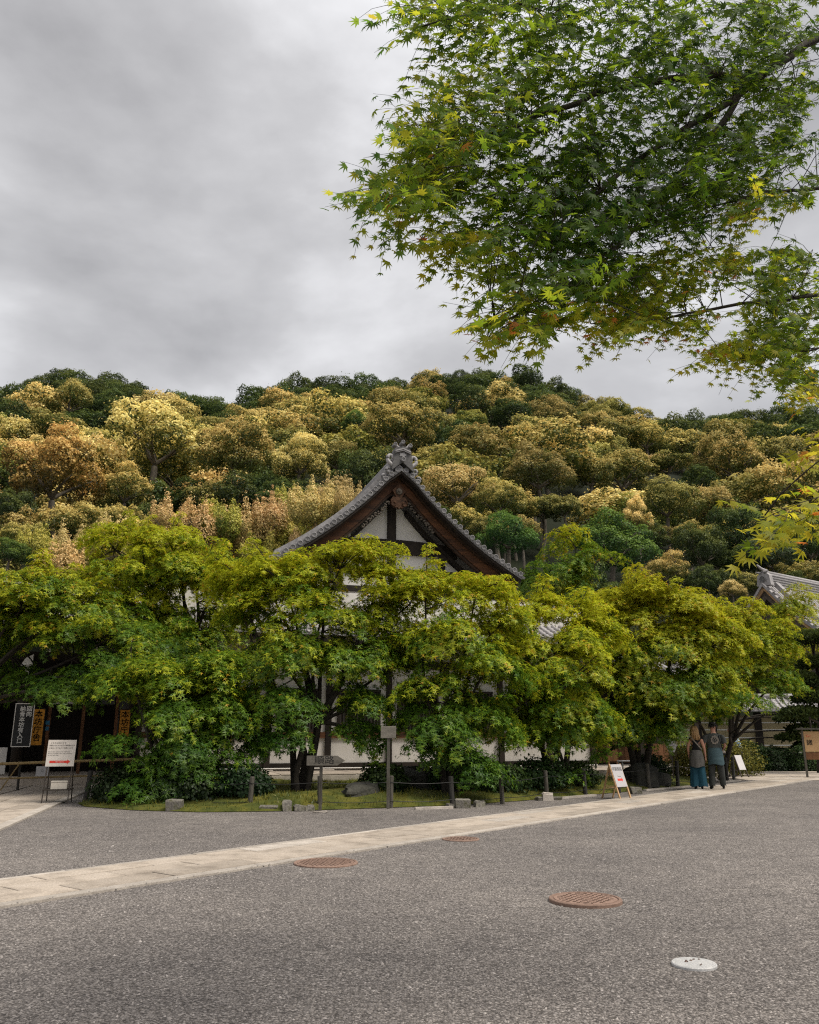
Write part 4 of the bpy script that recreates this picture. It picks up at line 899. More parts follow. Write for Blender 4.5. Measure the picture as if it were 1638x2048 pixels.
maple('yellow topped maple spreading wide over the middle of the fence', (3.9, 22.6), [(1060, 1225, 80, 50, 22.4), (1110, 1290, 100, 45, 21.8), (1140, 1350, 80, 40, 21.2), (1030, 1330, 80, 45, 21.8), (1075, 1400, 100, 40, 22), (1190, 1260, 60, 50, 22.8), (1100, 1470, 80, 42, 22.2), (1170, 1490, 60, 40, 22.6), (1160, 1200, 40, 30, 23), (1060, 1450, 90, 50, 22), (1130, 1545, 46, 26, 22), (1000, 1270, 60, 50, 22.6), (1180, 1420, 70, 60, 22.6)], 19, .68, .44, trunk_r=.14, stems=3, dens=1.0)
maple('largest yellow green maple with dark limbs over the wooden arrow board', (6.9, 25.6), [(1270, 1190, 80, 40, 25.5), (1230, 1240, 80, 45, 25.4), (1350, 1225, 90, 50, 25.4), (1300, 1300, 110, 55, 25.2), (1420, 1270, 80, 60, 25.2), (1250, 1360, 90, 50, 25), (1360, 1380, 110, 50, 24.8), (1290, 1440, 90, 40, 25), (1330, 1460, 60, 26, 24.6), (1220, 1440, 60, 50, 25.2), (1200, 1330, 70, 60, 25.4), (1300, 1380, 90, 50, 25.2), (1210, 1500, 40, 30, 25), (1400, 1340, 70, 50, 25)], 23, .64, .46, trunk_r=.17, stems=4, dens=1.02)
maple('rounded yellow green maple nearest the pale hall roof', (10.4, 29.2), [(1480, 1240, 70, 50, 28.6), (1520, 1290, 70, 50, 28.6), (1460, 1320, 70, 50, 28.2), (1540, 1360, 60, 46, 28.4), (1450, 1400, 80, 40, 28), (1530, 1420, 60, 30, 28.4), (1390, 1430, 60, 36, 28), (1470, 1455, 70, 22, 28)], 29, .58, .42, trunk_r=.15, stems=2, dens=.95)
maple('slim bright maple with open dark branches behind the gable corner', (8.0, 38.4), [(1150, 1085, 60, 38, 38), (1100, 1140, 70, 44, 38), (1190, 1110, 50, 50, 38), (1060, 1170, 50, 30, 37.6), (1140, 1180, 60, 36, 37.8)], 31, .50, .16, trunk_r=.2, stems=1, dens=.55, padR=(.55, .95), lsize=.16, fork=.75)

# ------------------------------------------------------------------ the maple overhead, near the camera
def overhead():
    g = np.random.default_rng(41); base = np.array([5.4, 5.6, 0.])
    root = empty('maple_tree', tuple(base), 'near maple bough hanging into the sky from the upper right', 'tree')
    def W(x, y, Y): return P(x, y, Y)
    tubes = []; node = []
    top = np.array([4.4, 5.2, 4.2]); p, r = limb(base, top, .20, .15, g, .05, 9); tubes.append((p, r, 12))
    def br(pts, r0, r1, start=None):
        q = [start] if start is not None else []
        q += [W(*a) for a in pts]; q = np.array(q); d = np.concatenate([[0], np.cumsum(np.linalg.norm(np.diff(q, axis=0), axis=1))]); t = np.linspace(0, d[-1], 26)
        c = np.stack([np.interp(t, d, q[:, i]) for i in range(3)], 1); k = np.array([.25, .5, .25])
        for _ in range(3): c[1:-1] = .25 * c[:-2] + .5 * c[1:-1] + .25 * c[2:]
        c += g.normal(0, .008, c.shape); tubes.append((c, np.linspace(r0, r1, 26), 7)); node.extend(list(c)); return c
    br([(1720, 20, 4.6), (1638, 70, 4.5), (1560, 120, 4.4), (1480, 190, 4.3), (1390, 250, 4.2), (1310, 285, 4.1), (1240, 350, 4.0), (1150, 420, 3.9)], .055, .010, top)
    br([(1520, 160, 4.35), (1400, 150, 4.2), (1280, 165, 4.1), (1180, 190, 4.0), (1060, 240, 3.9), (960, 290, 3.8), (850, 360, 3.7), (760, 400, 3.6)], .028, .005)
    br([(1480, 190, 4.3), (1380, 330, 4.2), (1260, 470, 4.1), (1150, 560, 4.0), (1040, 620, 3.9), (970, 680, 3.8)], .022, .004)
    br([(1750, -60, 4.2), (1560, -70, 4.0), (1350, -60, 3.8), (1150, -20, 3.7), (980, 20, 3.6), (820, 60, 3.5)], .035, .005, top)
    br([(1760, 560, 5.2), (1638, 588, 5.0), (1560, 603, 4.9), (1440, 612, 4.8), (1300, 640, 4.7), (1180, 650, 4.6)], .026, .004, top)
    br([(1740, 370, 4.9), (1638, 385, 4.8), (1560, 380, 4.7), (1460, 400, 4.6), (1380, 430, 4.5)], .026, .005, top)
    br([(1750, 640, 5.4), (1650, 690, 5.2), (1560, 710, 5.1), (1450, 720, 5.0)], .016, .004, top)
    br([(1770, 900, 3.6), (1690, 985, 3.3), (1600, 1015, 3.2), (1520, 1040, 3.1)], .014, .003, top)
    nodes = np.array(node)
    # blobs of sprays: photo x, y, half width, half height, distance, sprays, young share (also paints backlit fringe and shaded core)
    B = [(900, 40, 110, 60, 3.6, 24, .45), (1050, 40, 120, 80, 3.8, 34, .40), (1250, 40, 150, 90, 4.0, 46, .25), (1450, 60, 150, 110, 4.2, 50, .22), (1590, 120, 90, 130, 4.4, 36, .30),
         (960, 200, 90, 60, 3.8, 22, .55), (1100, 180, 110, 80, 4.0, 36, .35), (1300, 200, 130, 90, 4.1, 40, .20), (1500, 230, 130, 100, 4.4, 40, .30),
         (880, 270, 80, 50, 3.7, 18, .60), (860, 330, 80, 50, 3.6, 20, .50), (980, 330, 110, 80, 3.8, 34, .30), (1120, 330, 110, 80, 3.9, 36, .18), (1260, 340, 120, 80, 4.1, 34, .22), (1420, 340, 110, 80, 4.3, 34, .18), (1570, 330, 100, 90, 4.5, 30, .25),
         (790, 400, 70, 36, 3.6, 14, .60), (860, 400, 60, 40, 3.6, 12, .45), (1050, 440, 90, 70, 3.9, 26, .22), (1180, 460, 110, 70, 4.0, 34, .12), (1320, 440, 90, 50, 4.2, 24, .12), (1440, 400, 70, 46, 4.5, 18, .20), (1540, 415, 80, 26, 4.6, 14, .70),
         (930, 490, 60, 32, 3.8, 12, .65), (1010, 545, 50, 40, 3.9, 10, .50), (1120, 560, 80, 60, 4.0, 20, .25), (1230, 540, 60, 40, 4.1, 12, .25), (990, 660, 26, 26, 3.8, 5, .65), (1050, 620, 50, 36, 3.9, 9, .60), (1100, 640, 50, 26, 3.9, 8, .60),
         (1380, 540, 90, 46, 4.8, 20, .55), (1290, 580, 90, 40, 4.7, 18, .60), (1230, 630, 90, 30, 4.6, 16, .70), (1350, 645, 90, 26, 4.7, 14, .62), (1480, 520, 40, 30, 4.9, 5, .65), (1590, 540, 70, 60, 5.0, 22, .48), (1600, 640, 60, 60, 5.1, 18, .45),
         (1540, 680, 70, 40, 5.1, 16, .55), (1480, 715, 60, 24, 5.1, 9, .72), (1600, 740, 50, 40, 5.3, 14, .50), (1630, 790, 26, 20, 5.3, 5, .85),
         (1600, 1000, 40, 26, 3.3, 6, .80), (1560, 1040, 40, 20, 3.2, 5, .82), (1620, 1040, 34, 26, 3.3, 6, .80), (1630, 905, 16, 20, 3.5, 2, .9)]
    Pp, Nn, Dd, Ss, Cc = [], [], [], [], []
    for (x, y, hw, hh, Y, n, yg) in B:
        if y > 500 and x > 1200 and y < 850: n = int(n * 1.5)
        if y < 850: x, y = x + (1638 - x) * .036, y - 14
        else: x, y, n, hw = x + 42, y - 14, max(2, n // 2), hw * .7
        for _ in range(int(n * 2.6)):
            a = g.random() * 6.28; q = math.sqrt(g.random()); sx, sy = x + hw * q * cos(a), y + hh * q * sin(a)
            if sx > 1860 or sy < -260 or (1345 < sx < 1700 and 448 < sy < 492) or (1560 < sx < 1700 and 400 < sy < 490): continue
            s0 = W(sx, sy, Y + g.normal(0, .34)); L = g.uniform(.18, .38)
            dv = nrm(np.array([-.72, g.normal(-.1, .45), -.42]) + g.normal(0, .34, 3)); s1 = s0 + dv * L
            j = int(np.argmin(((nodes - s0) ** 2).sum(1)))
            if g.random() < .16 and np.linalg.norm(nodes[j] - s0) < .8: p, r = limb(nodes[j], s0, .004, .002, g, .1, 5); tubes.append((p, r, 4))
            p, r = limb(s0, s1, .0016, .0008, g, .12, 5); tubes.append((p, r, 4))
            k = int(g.integers(4, 8)); pn = nrm(np.array([0, -.75, .75]) + g.normal(0, .42, 3)); sd = nrm(np.cross(pn, dv))
            for i in range(k):
                t = (i + .6) / k; b = s0 + (s1 - s0) * t
                for sgn in ((-1, 1) if i < k - 1 else (0,)):
                    if g.random() < .12: continue
                    d = nrm(dv * .8 + sd * sgn * .95 + np.array([0, 0, -.55]) + g.normal(0, .22, 3))
                    Pp.append(b + d * .022); Dd.append(d); Nn.append(pn + g.normal(0, .38, 3) + np.array([0, -.25, .0])); Ss.append(g.uniform(.033, .051) * (1 if Y < 4.5 else .92))
                    t_ = np.clip(yg + g.normal(0, .16), 0, 1)
                    c = lerp(np.array([.018, .052, .005]), np.array([.100, .165, .010]), min(t_ * 2, 1)) if t_ < .5 else lerp(np.array([.100, .165, .010]), np.array([.34, .32, .020]), t_ * 2 - 1)  # dark end paints the shaded core, yellow end the backlit fringe and young leaves
                    if g.random() < .03 * (yg > .55): c = lerp(c, np.array([.42, .12, .03]), .7)
                    Cc.append(c * g.uniform(.8, 1.2))
    Pp, Nn, Dd, Ss, Cc = map(np.array, (Pp, Nn, Dd, Ss, Cc)); print('near leaves', len(Pp))
    # the leaves that show largest on the outer fringe are parts of their own
    dep = Pp[:, 1] * cT + (Pp[:, 2] - CAMZ) * sT; px = 819 + FPX * Pp[:, 0] / dep; py = 1024 - FPX * (-Pp[:, 1] * sT + (Pp[:, 2] - CAMZ) * cT) / dep
    fr = px + .35 * py * -1 + g.normal(0, 30, len(px)); order = np.argsort(px - .45 * np.abs(py - 350) * 0 + g.normal(0, 15, len(px)))
    inside = (px > 0) & (px < 1638) & (py > 0) & (py < 2000)
    cand = [i for i in order if inside[i]][:300]; single = np.zeros(len(px), bool); single[cand] = True
    V, F, C = leaves_np(Pp[~single], Nn[~single], Dd[~single], Ss[~single], Cc[~single], SH_STAR)
    link('crown', np_mesh('crown', V - base, F, M_leafnear, C), root, kind='stuff')
    link('trunk', tubes_mesh('trunk', [(p - base, r, n) for p, r, n in tubes], M_bark), root)
    tones = [np.array(c) for c in ((.05, .13, .015), (.09, .19, .018), (.17, .25, .022), (.27, .30, .028))]
    lm = [np_mesh('leaf', *leaves_np(np.zeros((1, 3)), np.array([[0, 0, 1.]]), np.array([[1., 0, 0]]), np.ones(1), t[None], SH_STAR)[:2], M_leafnear, np.repeat(t[None], len(SH_STAR[0]), 0)) for t in tones]
    for i in np.where(single)[0]:
        n = nrm(Nn[i]); d = nrm(Dd[i] - n * Dd[i].dot(n)); b = np.cross(n, d)
        o = link('leaf', lm[int(np.argmin([np.abs(Cc[i] - t).sum() for t in tones]))], root)
        o.matrix_local = Matrix.Translation(Vector(Pp[i] - base)) @ (Matrix((d, b, n)).transposed() * Ss[i]).to_4x4()
overhead()

# ------------------------------------------------------------------ garden bed: moss, grass, shrubs, stones
edge = [(-7.55, 20.6), (-7.35, 19.2), (-6.9, 18.45), (-5.6, 17.55), (-4.1, 17.1), (-2.6, 17.3), (-1.2, 17.85), (.9, 18.75), (2.6, 20.1), (4.4, 21.9), (6.2, 23.8), (8.4, 26.2), (9.9, 28.2), (10.6, 30.2)]
back = [(10.0, 31.2), (8.0, 29.4), (4.0, 28.2), (0., 26.9), (-4., 25.6), (-7.2, 24.4)]
ed = np.array(edge + back)
bm_ = MB(); cx = ed.mean(0)
rings = []
for f_, zb in ((1.0, .012), (.985, .06), (.90, .13), (.75, .22), (.5, .26), (.25, .24)):
    pts = []
    for i in range(len(ed)):
        for t in (0, .5):
            p = ed[i] * (1 - t) + ed[(i + 1) % len(ed)] * t; q = cx + (p - cx) * f_; bump = .08 * sin(q[0] * 1.9) * cos(q[1] * 1.4) * (f_ < .95)
            pts.append((q[0], q[1], zb + bump))
    rings.append(pts)
n_ = len(rings[0]); vv = [p for r in rings for p in r] + [(cx[0], cx[1], .25)]
ff = [(j * n_ + i, j * n_ + (i + 1) % n_, (j + 1) * n_ + (i + 1) % n_, (j + 1) * n_ + i) for j in range(len(rings) - 1) for i in range(n_)] + [((len(rings) - 1) * n_ + i, (len(rings) - 1) * n_ + (i + 1) % n_, len(vv) - 1) for i in range(n_)]
tag(MB().add(vv, ff).build('garden_bed', M_moss, smooth=True), 'mossy garden bed under the maples', kind='structure')
def bed_z(x, y):
    q = np.array([x, y]); best = 1.
    # radial position inside the bed
    d = q - cx; a = math.atan2(d[1], d[0]); rr = np.linalg.norm(d); lim = 1e9
    for i in range(len(ed)):
        p1, p2 = ed[i] - cx, ed[(i + 1) % len(ed)] - cx; den = d[0] * (p2[1] - p1[1]) - d[1] * (p2[0] - p1[0])
        if abs(den) < 1e-9: continue
        t = (p1[0] * (p2[1] - p1[1]) - p1[1] * (p2[0] - p1[0])) / den; s = (p1[0] * d[1] - p1[1] * d[0]) / den
        if t > 0 and -1e-6 <= s <= 1 + 1e-6: lim = min(lim, t)
    f_ = 1 / lim if lim < 1e8 else 0
    return (float(np.interp(f_, [.25, .5, .75, .9, .985, 1.], [.24, .26, .22, .13, .06, .012])), f_)
gx, gy, gz_ = [], [], []
while len(gx) < 15000:
    x, y = rng.uniform(-7.6, 10.6), rng.uniform(17, 31)
    if y > 24 and rng.random() < .7: continue
    z, f_ = bed_z(x, y)
    if f_ < 1.0: gx.append(x); gy.append(y); gz_.append(z - .02 + .08 * sin(x * 1.9) * cos(y * 1.4) * (f_ < .95))
n = len(gx); pos = np.stack([gx, gy, gz_], 1); dr = np.stack([rng.normal(0, .5, n), rng.normal(0, .5, n), np.ones(n)], 1); nr_ = rand_dirs(n, -.2)
colg = lerp(np.array([.045, .075, .012]), np.array([.24, .20, .03]), np.clip(rng.normal(.42, .28, (n, 1)), 0, 1))
V, F, C = leaves_np(pos, nr_, dr, rng.uniform(.05, .13, n), colg, (np.array([[0, -.10, 0], [0, .10, 0], [1, 0, .15]]), np.array([[0, 1, 2]])))
link('grass', np_mesh('grass', V, F, M_grass, C), None, label='short yellow green moss and grass on the garden bed', category='grass', kind='stuff')

def shrub(x, y, z0, rx, ry, rz_, n, ls, pal, label, group, seed, name='shrub', clipped=False):
    g = np.random.default_rng(seed); d = rand_dirs(n, -.1 if clipped else -.35, g); rad = (g.uniform(.9, 1.03, n) if clipped else g.uniform(.55, 1.08, n))
    bump = 1 + .10 * np.sin(d[:, 0] * 7 + seed) * np.cos(d[:, 1] * 6) + .06 * np.sin(d[:, 2] * 11)
    pos = d * (rad * bump)[:, None] * np.array([rx, ry, rz_]); pos[:, 2] = np.maximum(pos[:, 2] + rz_ * (.12 if clipped else .35), .02)
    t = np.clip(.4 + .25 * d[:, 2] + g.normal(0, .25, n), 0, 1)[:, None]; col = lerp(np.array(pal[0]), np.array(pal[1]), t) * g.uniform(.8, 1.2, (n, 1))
    nr2 = d + g.normal(0, .5, (n, 3)) + np.array([0, 0, .4]); dr2 = d + rand_dirs(n, -1, g) + np.array([0, 0, .2])
    o = empty(name, (x, y, z0), label, 'shrub', group); V, F, C = leaves_np(pos, nr2, dr2, g.uniform(.7, 1.3, n) * ls, col, SH_QUAD)
    link('foliage', np_mesh('foliage', V, F, M_leafsm, C), o)
    tb = []
    for i in range(6): a = i * 1.05; p, r = limb((.04 * cos(a), .04 * sin(a), 0), (rx * .6 * cos(a), ry * .6 * sin(a), rz_ * .8), .02, .006, g, .1, 5); tb.append((p, r, 5))
    link('stems', tubes_mesh('stems', tb, M_bark), o); return o
PG = ((.012, .030, .010), (.055, .090, .022)); PY = ((.05, .065, .012), (.20, .19, .03)); PD_ = ((.008, .020, .008), (.030, .055, .016))
for i, (x, y, rx, rz_, pal, lab) in enumerate([
    (-6.2, 18.9, .75, .55, PD_, 'dark shrub under the low maple beside the leaning post'), (-4.9, 18.6, .8, .5, PD_, 'dark shrub behind the square mossy block'), (-3.7, 18.9, .7, .45, PD_, 'dark shrub left of the many stemmed maple'),
    (-.6, 20.0, .55, .45, PG, 'low leafy shrub behind the wooden arrow sign'), (.95, 20.9, .6, .5, PG, 'small green shrub behind the tall signpost'), (2.2, 20.7, .65, .45, PG, 'leafy shrub behind the yellow tipped maple trunk'),
    (3.3, 21.8, .8, .55, PG, 'broad dark green shrub left of the sandstone block'), (4.4, 23.0, .7, .45, PG, 'dark green shrub just behind the fence, left of the wooden arrow board'), (7.35, 26.2, .55, .55, PD_, 'dark glossy shrub between the big rock and the couple'),
    (9.5, 29.0, .9, .8, PY, 'yellow green shrub behind the couple'), (12.55, 32.9, 1.0, 1.05, PY, 'yellow green shrub hiding the visitor in the checked shirt')]):
    shrub(x, y, bed_z(x, y)[0], rx, rx * .8, rz_, 3600, .075, pal, lab, 'shrubs in the garden bed', 60 + i)
for i in range(9):
    x = 12.6 + i * 1.25; y = 38.6 - .16 * i + .35 * (i % 2)
    shrub(x, y, 0, .95, .85, .95 + .1 * (i % 3), 4200, .085, PD_ if i % 2 else PG, f'clipped round azalea bush, {ORD[i]} from left in the hedge beside the apron', 'clipped bushes along the apron', 80 + i, 'clipped_bush', True)

def pine(label, base, pads, seed):
    g = np.random.default_rng(seed); root = empty('pine_tree', (base[0], base[1], 0), label, 'tree', 'pines beside the hall'); b3 = np.array([base[0], base[1], 0.]); tubes = []; out = [[], [], [], [], []]
    top = max(P(x, y, Y)[2] for x, y, hw, hh, Y in pads); tp = np.array([base[0] + .3, base[1], top]); tr, r = limb(b3, tp, .16, .05, g, .12, 12); tubes.append((tr - b3, r, 8))
    for (x, y, hw, hh, Y) in pads:
        c = P(x, y, Y); m = mpp(x, y, Y); a, h = hw * m, hh * m; q = min(tr, key=lambda t: np.linalg.norm(t - c) + 2 * max(0, t[2] - c[2])); p, r = limb(q, c, .06, .015, g, .12); tubes.append((p - b3, r, 6))
        n = int(2600 * a * a) + 500; d = rand_dirs(n, -.3, g); pos = c + d * np.array([a, a, h]) * (g.random((n, 1)) ** .4)
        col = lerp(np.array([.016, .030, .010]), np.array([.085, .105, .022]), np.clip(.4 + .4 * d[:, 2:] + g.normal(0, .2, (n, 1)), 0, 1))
        for L_, v in zip(out, (pos - b3, rand_dirs(n, -1, g), d * .6 + np.array([0, 0, .8]) + g.normal(0, .5, (n, 3)), g.uniform(.10, .20, n), col)): L_.append(v)
    V, F, C = leaves_np(*[np.concatenate(v) for v in out[:3]], np.concatenate(out[3]), np.concatenate(out[4]), (np.array([[0, -.13, 0], [0, .13, 0], [1, .25, 0], [1, -.2, .1]]), np.array([[0, 1, 2, 3]])))
    link('crown', np_mesh('crown', V, F, M_leafsm, C), root); link('trunk', tubes_mesh('trunk', tubes, M_bark), root)
pine('layered garden pine with dark pads at the frame edge below the hall roof', (17.0, 35.5), [(1625, 1280, 50, 16, 34.5), (1600, 1365, 34, 20, 34.5), (1640, 1400, 50, 22, 34.5), (1605, 1430, 40, 14, 34.5), (1650, 1330, 50, 16, 34.5)], 51)
pine('low dark garden pine in front of the ochre wall', (15.0, 39.5), [(1585, 1440, 34, 10, 38.5), (1610, 1462, 34, 10, 38.5), (1580, 1478, 26, 7, 38.5), (1620, 1495, 30, 10, 38.5), (1630, 1440, 30, 14, 38.5)], 53)
maple('sparse pale leaved sapling standing before the pale tiled roof', (17.6, 37.5), [(1600, 1200, 34, 50, 36.5), (1570, 1225, 40, 40, 36.5), (1625, 1260, 34, 60, 36.5), (1600, 1310, 34, 30, 36.5)], 57, .70, .1, lsize=.12, dens=.32, stems=1, trunk_r=.06, fork=.8, padR=(.5, .8), name='sapling')
# ------------------------------------------------------------------ lettering
def text_mesh(body, size, mat, depth=0.0, line=1.0, align='CENTER'):
    cu = bpy.data.curves.new('lettering', 'FONT'); cu.body = body; cu.size = size; cu.align_x = align; cu.align_y = 'CENTER'; cu.space_line = line; cu.resolution_u = 2
    o = bpy.data.objects.new('lettering', cu); COL.objects.link(o)
    dg = bpy.context.evaluated_depsgraph_get(); dg.update(); me = bpy.data.meshes.new_from_object(o.evaluated_get(dg)); bpy.data.objects.remove(o); bpy.data.curves.remove(cu)
    me.materials.clear(); me.materials.append(mat); me.name = 'lettering'; return me
def letter(parent, body, size, mat, loc, M=None, line=1.0, align='CENTER', sx=1.0, bold=0):
    me = text_mesh(body, size, mat, 0, line, align); o = link('lettering', me, parent)
    o.matrix_local = Matrix.Translation(Vector(loc)) @ (M.to_4x4() if M else Matrix()) @ Matrix.Rotation(pi / 2, 4, 'X') @ Matrix.Diagonal((sx, 1, 1, 1))
    if bold:   # brush-like weight: the same strokes slightly offset
        for dx, dz in ((bold, 0), (0, bold), (bold, bold)):
            c = o.copy(); COL.objects.link(c); c.parent = parent
            c.matrix_local = Matrix.Translation(Vector(loc) + Vector((dx, -.0006 * (1 + dx * 100), dz))) @ (M.to_4x4() if M else Matrix()) @ Matrix.Rotation(pi / 2, 4, 'X') @ Matrix.Diagonal((sx, 1, 1, 1))
    return o
V_ = lambda s: '\n'.join(s)
def name_board(px, py, Y, w, h, mat, label, name, cols, tilt=0.0, frame=None, inkm=None, size=.2, line=1.0):
    c = P(px, py, Y); o = empty(name, (c[0], c[1], c[2] - h / 2), label, 'sign', None, HA)
    o.rotation_euler = (0, tilt, HA)
    MB().box((0, 0, h / 2), (w, .04, h), bevel=.006).build('board', mat, o)
    if frame:
        for x in (-w / 2 - .012, w / 2 + .012): MB().box((x, 0, h / 2), (.022, .055, h + .04)).build('frame', frame, o)
        for z in (-.012, h + .012): MB().box((0, 0, z), (w, .055, .022)).build('frame', frame, o)
    for (s, x, z) in cols: letter(o, V_(s), size, inkm, (x, -.0225, z), line=line, bold=.006)
    return o
name_board(75, 1454, 26.7, .33, 1.10, M_orange, 'orange vertical name board with black characters on the left pillar', 'name_board', [('本坊庁舎', 0, .57)], frame=M_wood, inkm=M_ink, size=.235, line=1.02)
name_board(248, 1455, 26.75, .31, 1.08, M_orange, 'orange vertical name board half hidden by leaves on the right pillar', 'name_board', [('本坊庁舎', 0, .56)], frame=M_wood, inkm=M_ink, size=.235, line=1.02)
name_board(46, 1450, 26.0, .50, 1.25, M_black, 'tall black board with white characters left of the orange board', 'name_board', [('回向', .13, 1.02), ('納骨本坊有入口', -.05, .62)], frame=M_plaster, inkm=M_paper, size=.165, line=.96)
o = empty('blue_tag', tuple(P(95, 1448, 26.9)), 'small blue plastic tag hanging right of the left orange board', 'tag')
MB().box((0, 0, .04), (.13, .03, .13), bevel=.02).build('tag_plate', M_blue, o); MB().box((0, 0, -.14), (.11, .03, .12), bevel=.02).build('tag_plate', M_blue, o); MB().tube([(0, 0, .1), (0, .02, .3)], .006, 5).build('cord', M_wire, o)

def arrow_shape(L, h, hd): return [(-L / 2, -h / 2), (L / 2 - hd, -h / 2), (L / 2 - hd, -h), (L / 2, 0), (L / 2 - hd, h), (L / 2 - hd, h / 2), (-L / 2, h / 2)]
# notice stand at the left
b = G(112, 1607); st = empty('notice_stand', tuple(b), 'white notice with red arrow on a brown metal stand, left', 'sign', None, radians(14))
TL = Matrix.Rotation(radians(-9), 3, 'X')
for x in (-.27, .27):
    MB().bar((x, -.24, 0), (x * .93, .06, 1.36), .022).build('leg', M_metal, st); MB().bar((x * .98, .40, 0), (x * .93, .08, 1.36), .022).build('leg', M_metal, st)
MB().box((0, .05, .30), (.60, .52, .022), bevel=.004).build('shelf', M_metal, st)
bd = MB().box((0, 0, 0), (.60, .02, .58), M=TL, bevel=.004); bd = bd.build('board', M_whitewarm, st); bd.location = (0, -.045, 1.08)
f = lambda z, y=-.013: tuple(TL @ Vector((0, y, z)))
letter(bd, 'こちらは出口です', .042, M_ink, tuple(TL @ Vector((-.25, -.013, .22))), TL, align='LEFT')
letter(bd, '拝観される方は右手の参拝受付まで', .034, M_ink, tuple(TL @ Vector((-.265, -.013, .165))), TL, align='LEFT')
letter(bd, 'お進みくださるようお願いします', .034, M_ink, tuple(TL @ Vector((-.265, -.013, .11))), TL, align='LEFT')
letter(bd, 'This is the entrance for staff only.\nPlease proceed to the main entrance\non the right side.', .034, M_greyink, tuple(TL @ Vector((-.275, -.013, -.01))), TL, align='LEFT', line=1.15)
ar = MB().prism(arrow_shape(.44, .05, .07), -.014, -.0115, TL); ar = ar.build('arrow', M_red, bd); ar.location = tuple(TL @ Vector((0, 0, -.19)))
letter(bd, 'Main Entrance', .032, M_paper, tuple(TL @ Vector((.0, -.0155, -.192))), TL)
bx = empty('foam_box', (b[0] + .02, b[1] + .02, .312), 'white foam box on the shelf of the notice stand', 'box', None, radians(20))
MB().box((0, 0, .07), (.34, .22, .14), bevel=.012).build('body', M_styro, bx); MB().box((0, 0, .157), (.35, .23, .03), bevel=.01).build('lid', M_styro, bx)
# bamboo railing
rl = empty('bamboo_railing', tuple(G(35, 1583)), 'low bamboo railing with dark posts across the entrance', 'railing'); r0 = np.array(rl.location)
a1, a2 = P(-90, 1531, 23.4), P(308, 1517, 24.6); c1, c2 = P(-90, 1560, 23.4), P(300, 1548, 24.6)
for u_, v_, r in ((a1, a2, .038), (c1, c2, .026)):
    pts = np.linspace(u_, v_, 14) - r0; m = MB().tube(pts, r, 8)
    for q in pts[1:-1]: m.tube([q - (.012, 0, 0), q + (.012, 0, 0)], r * 1.12, 8)
    m.build('bamboo_pole', M_bamboo, rl, True)
for x in (35, 262):
    t = (x + 90) / 398; top = a1 + (a2 - a1) * t; MB().tube([np.array([top[0], top[1] + .05, 0]) - r0, np.array([top[0], top[1] + .05, top[2] + .06]) - r0], .035, 8).build('post', M_darkpost, rl)
    MB().bar(np.array([top[0] - .35, top[1] - .25, 0]) - r0, np.array([top[0], top[1], top[2]]) - r0, .03).build('brace', M_bamboo, rl)
nb = empty('notice_plate', tuple(P(84, 1553, 23.7)), 'small white paper plate tied to the bamboo railing', 'sign', None, radians(14)); MB().box((0, 0, .14), (.34, .015, .26)).build('plate', M_white, nb); letter(nb, '止', .10, M_greyink, (0, -.009, .15))

# ------------------------------------------------------------------ garden fence
PST = [(170, 1545, 1606, 1), (258, 1553, 1611, 1), (348, 1560, 1612, 1), (499, 1557, 1619, 0), (640, 1555, 1618, 0), (781, 1555, 1616, 0), (905, 1556, 1612, 1), (1005, 1554, 1608, 0), (1094, 1544, 1597, 0), (1171, 1540, 1591, 1), (1238, 1536, 1586, 1), (1299, 1530, 1579, 0), (1356, 1524, 1574, 1), (1389, 1528, 1570, 1), (1423, 1522, 1567, 1), (1455, 1517, 1563, 1), (1468, 1515, 1559, 1)]
fb = G(640, 1618); fe = empty('post_and_wire_fence', tuple(fb), 'low fence of round weathered posts and black wire along the moss', 'fence'); tops = []
for (x, yt, yb, dk) in PST:
    q = G(x, yb); h = (yb - yt) * mpp(x, yt, q[1]) * 1.0; lean = R_.uniform(-.03, .03) + (.05 if x == 170 else 0); r = .052 if not dk else .055
    p0 = q - fb; p1 = p0 + np.array([lean, 0, h]); m = MB().tube([p0, p0 + (p1 - p0) * .33, p0 + (p1 - p0) * .66, p1 - (0, 0, .012), p1], [r * 1.05, r, r * .97, r * .95, r * .75], 10); m.build('post', M_darkpost if dk else M_post, fe); tops.append((p0, p1))
for f_ in (.80, .22):
    for (p0, p1), (q0, q1) in zip(tops[:-1], tops[1:]):
        a = p0 + (p1 - p0) * f_ - (0, .055, 0); c = q0 + (q1 - q0) * f_ - (0, .055, 0); t = np.linspace(0, 1, 6)[:, None]; MB().tube(a + (c - a) * t - np.array([0, 0, .03]) * np.sin(t * pi), .007, 5).build('wire', M_wire, fe)
# wooden arrow sign
q = G(640, 1622); sg = empty('arrow_signpost', tuple(q), 'weathered wooden arrow sign on a short post in front of the moss', 'sign')
MB().box((0, 0, .46), (.06, .06, .92), bevel=.008).build('post', M_post, sg)
ab = MB().prism([(-.32, -.095), (.30, -.095), (.46, 0), (.30, .095), (-.32, .095)], -.075, -.045); ab = ab.build('arrow_board', M_board, sg); ab.location = (.03, 0, .97)
letter(ab, '順路', .17, M_ink, (.04, -.0765, .0), sx=1.2)
# tall blank signpost
q = G(776, 1618); sg = empty('tall_signpost', tuple(q), 'tall slim wooden post carrying a small blank board among the leaves', 'sign')
MB().box((0, 0, .72), (.062, .062, 1.44), bevel=.008).build('post', M_post, sg); MB().box((0, -.05, 1.53), (.32, .025, .24), bevel=.005).build('board', M_board, sg)

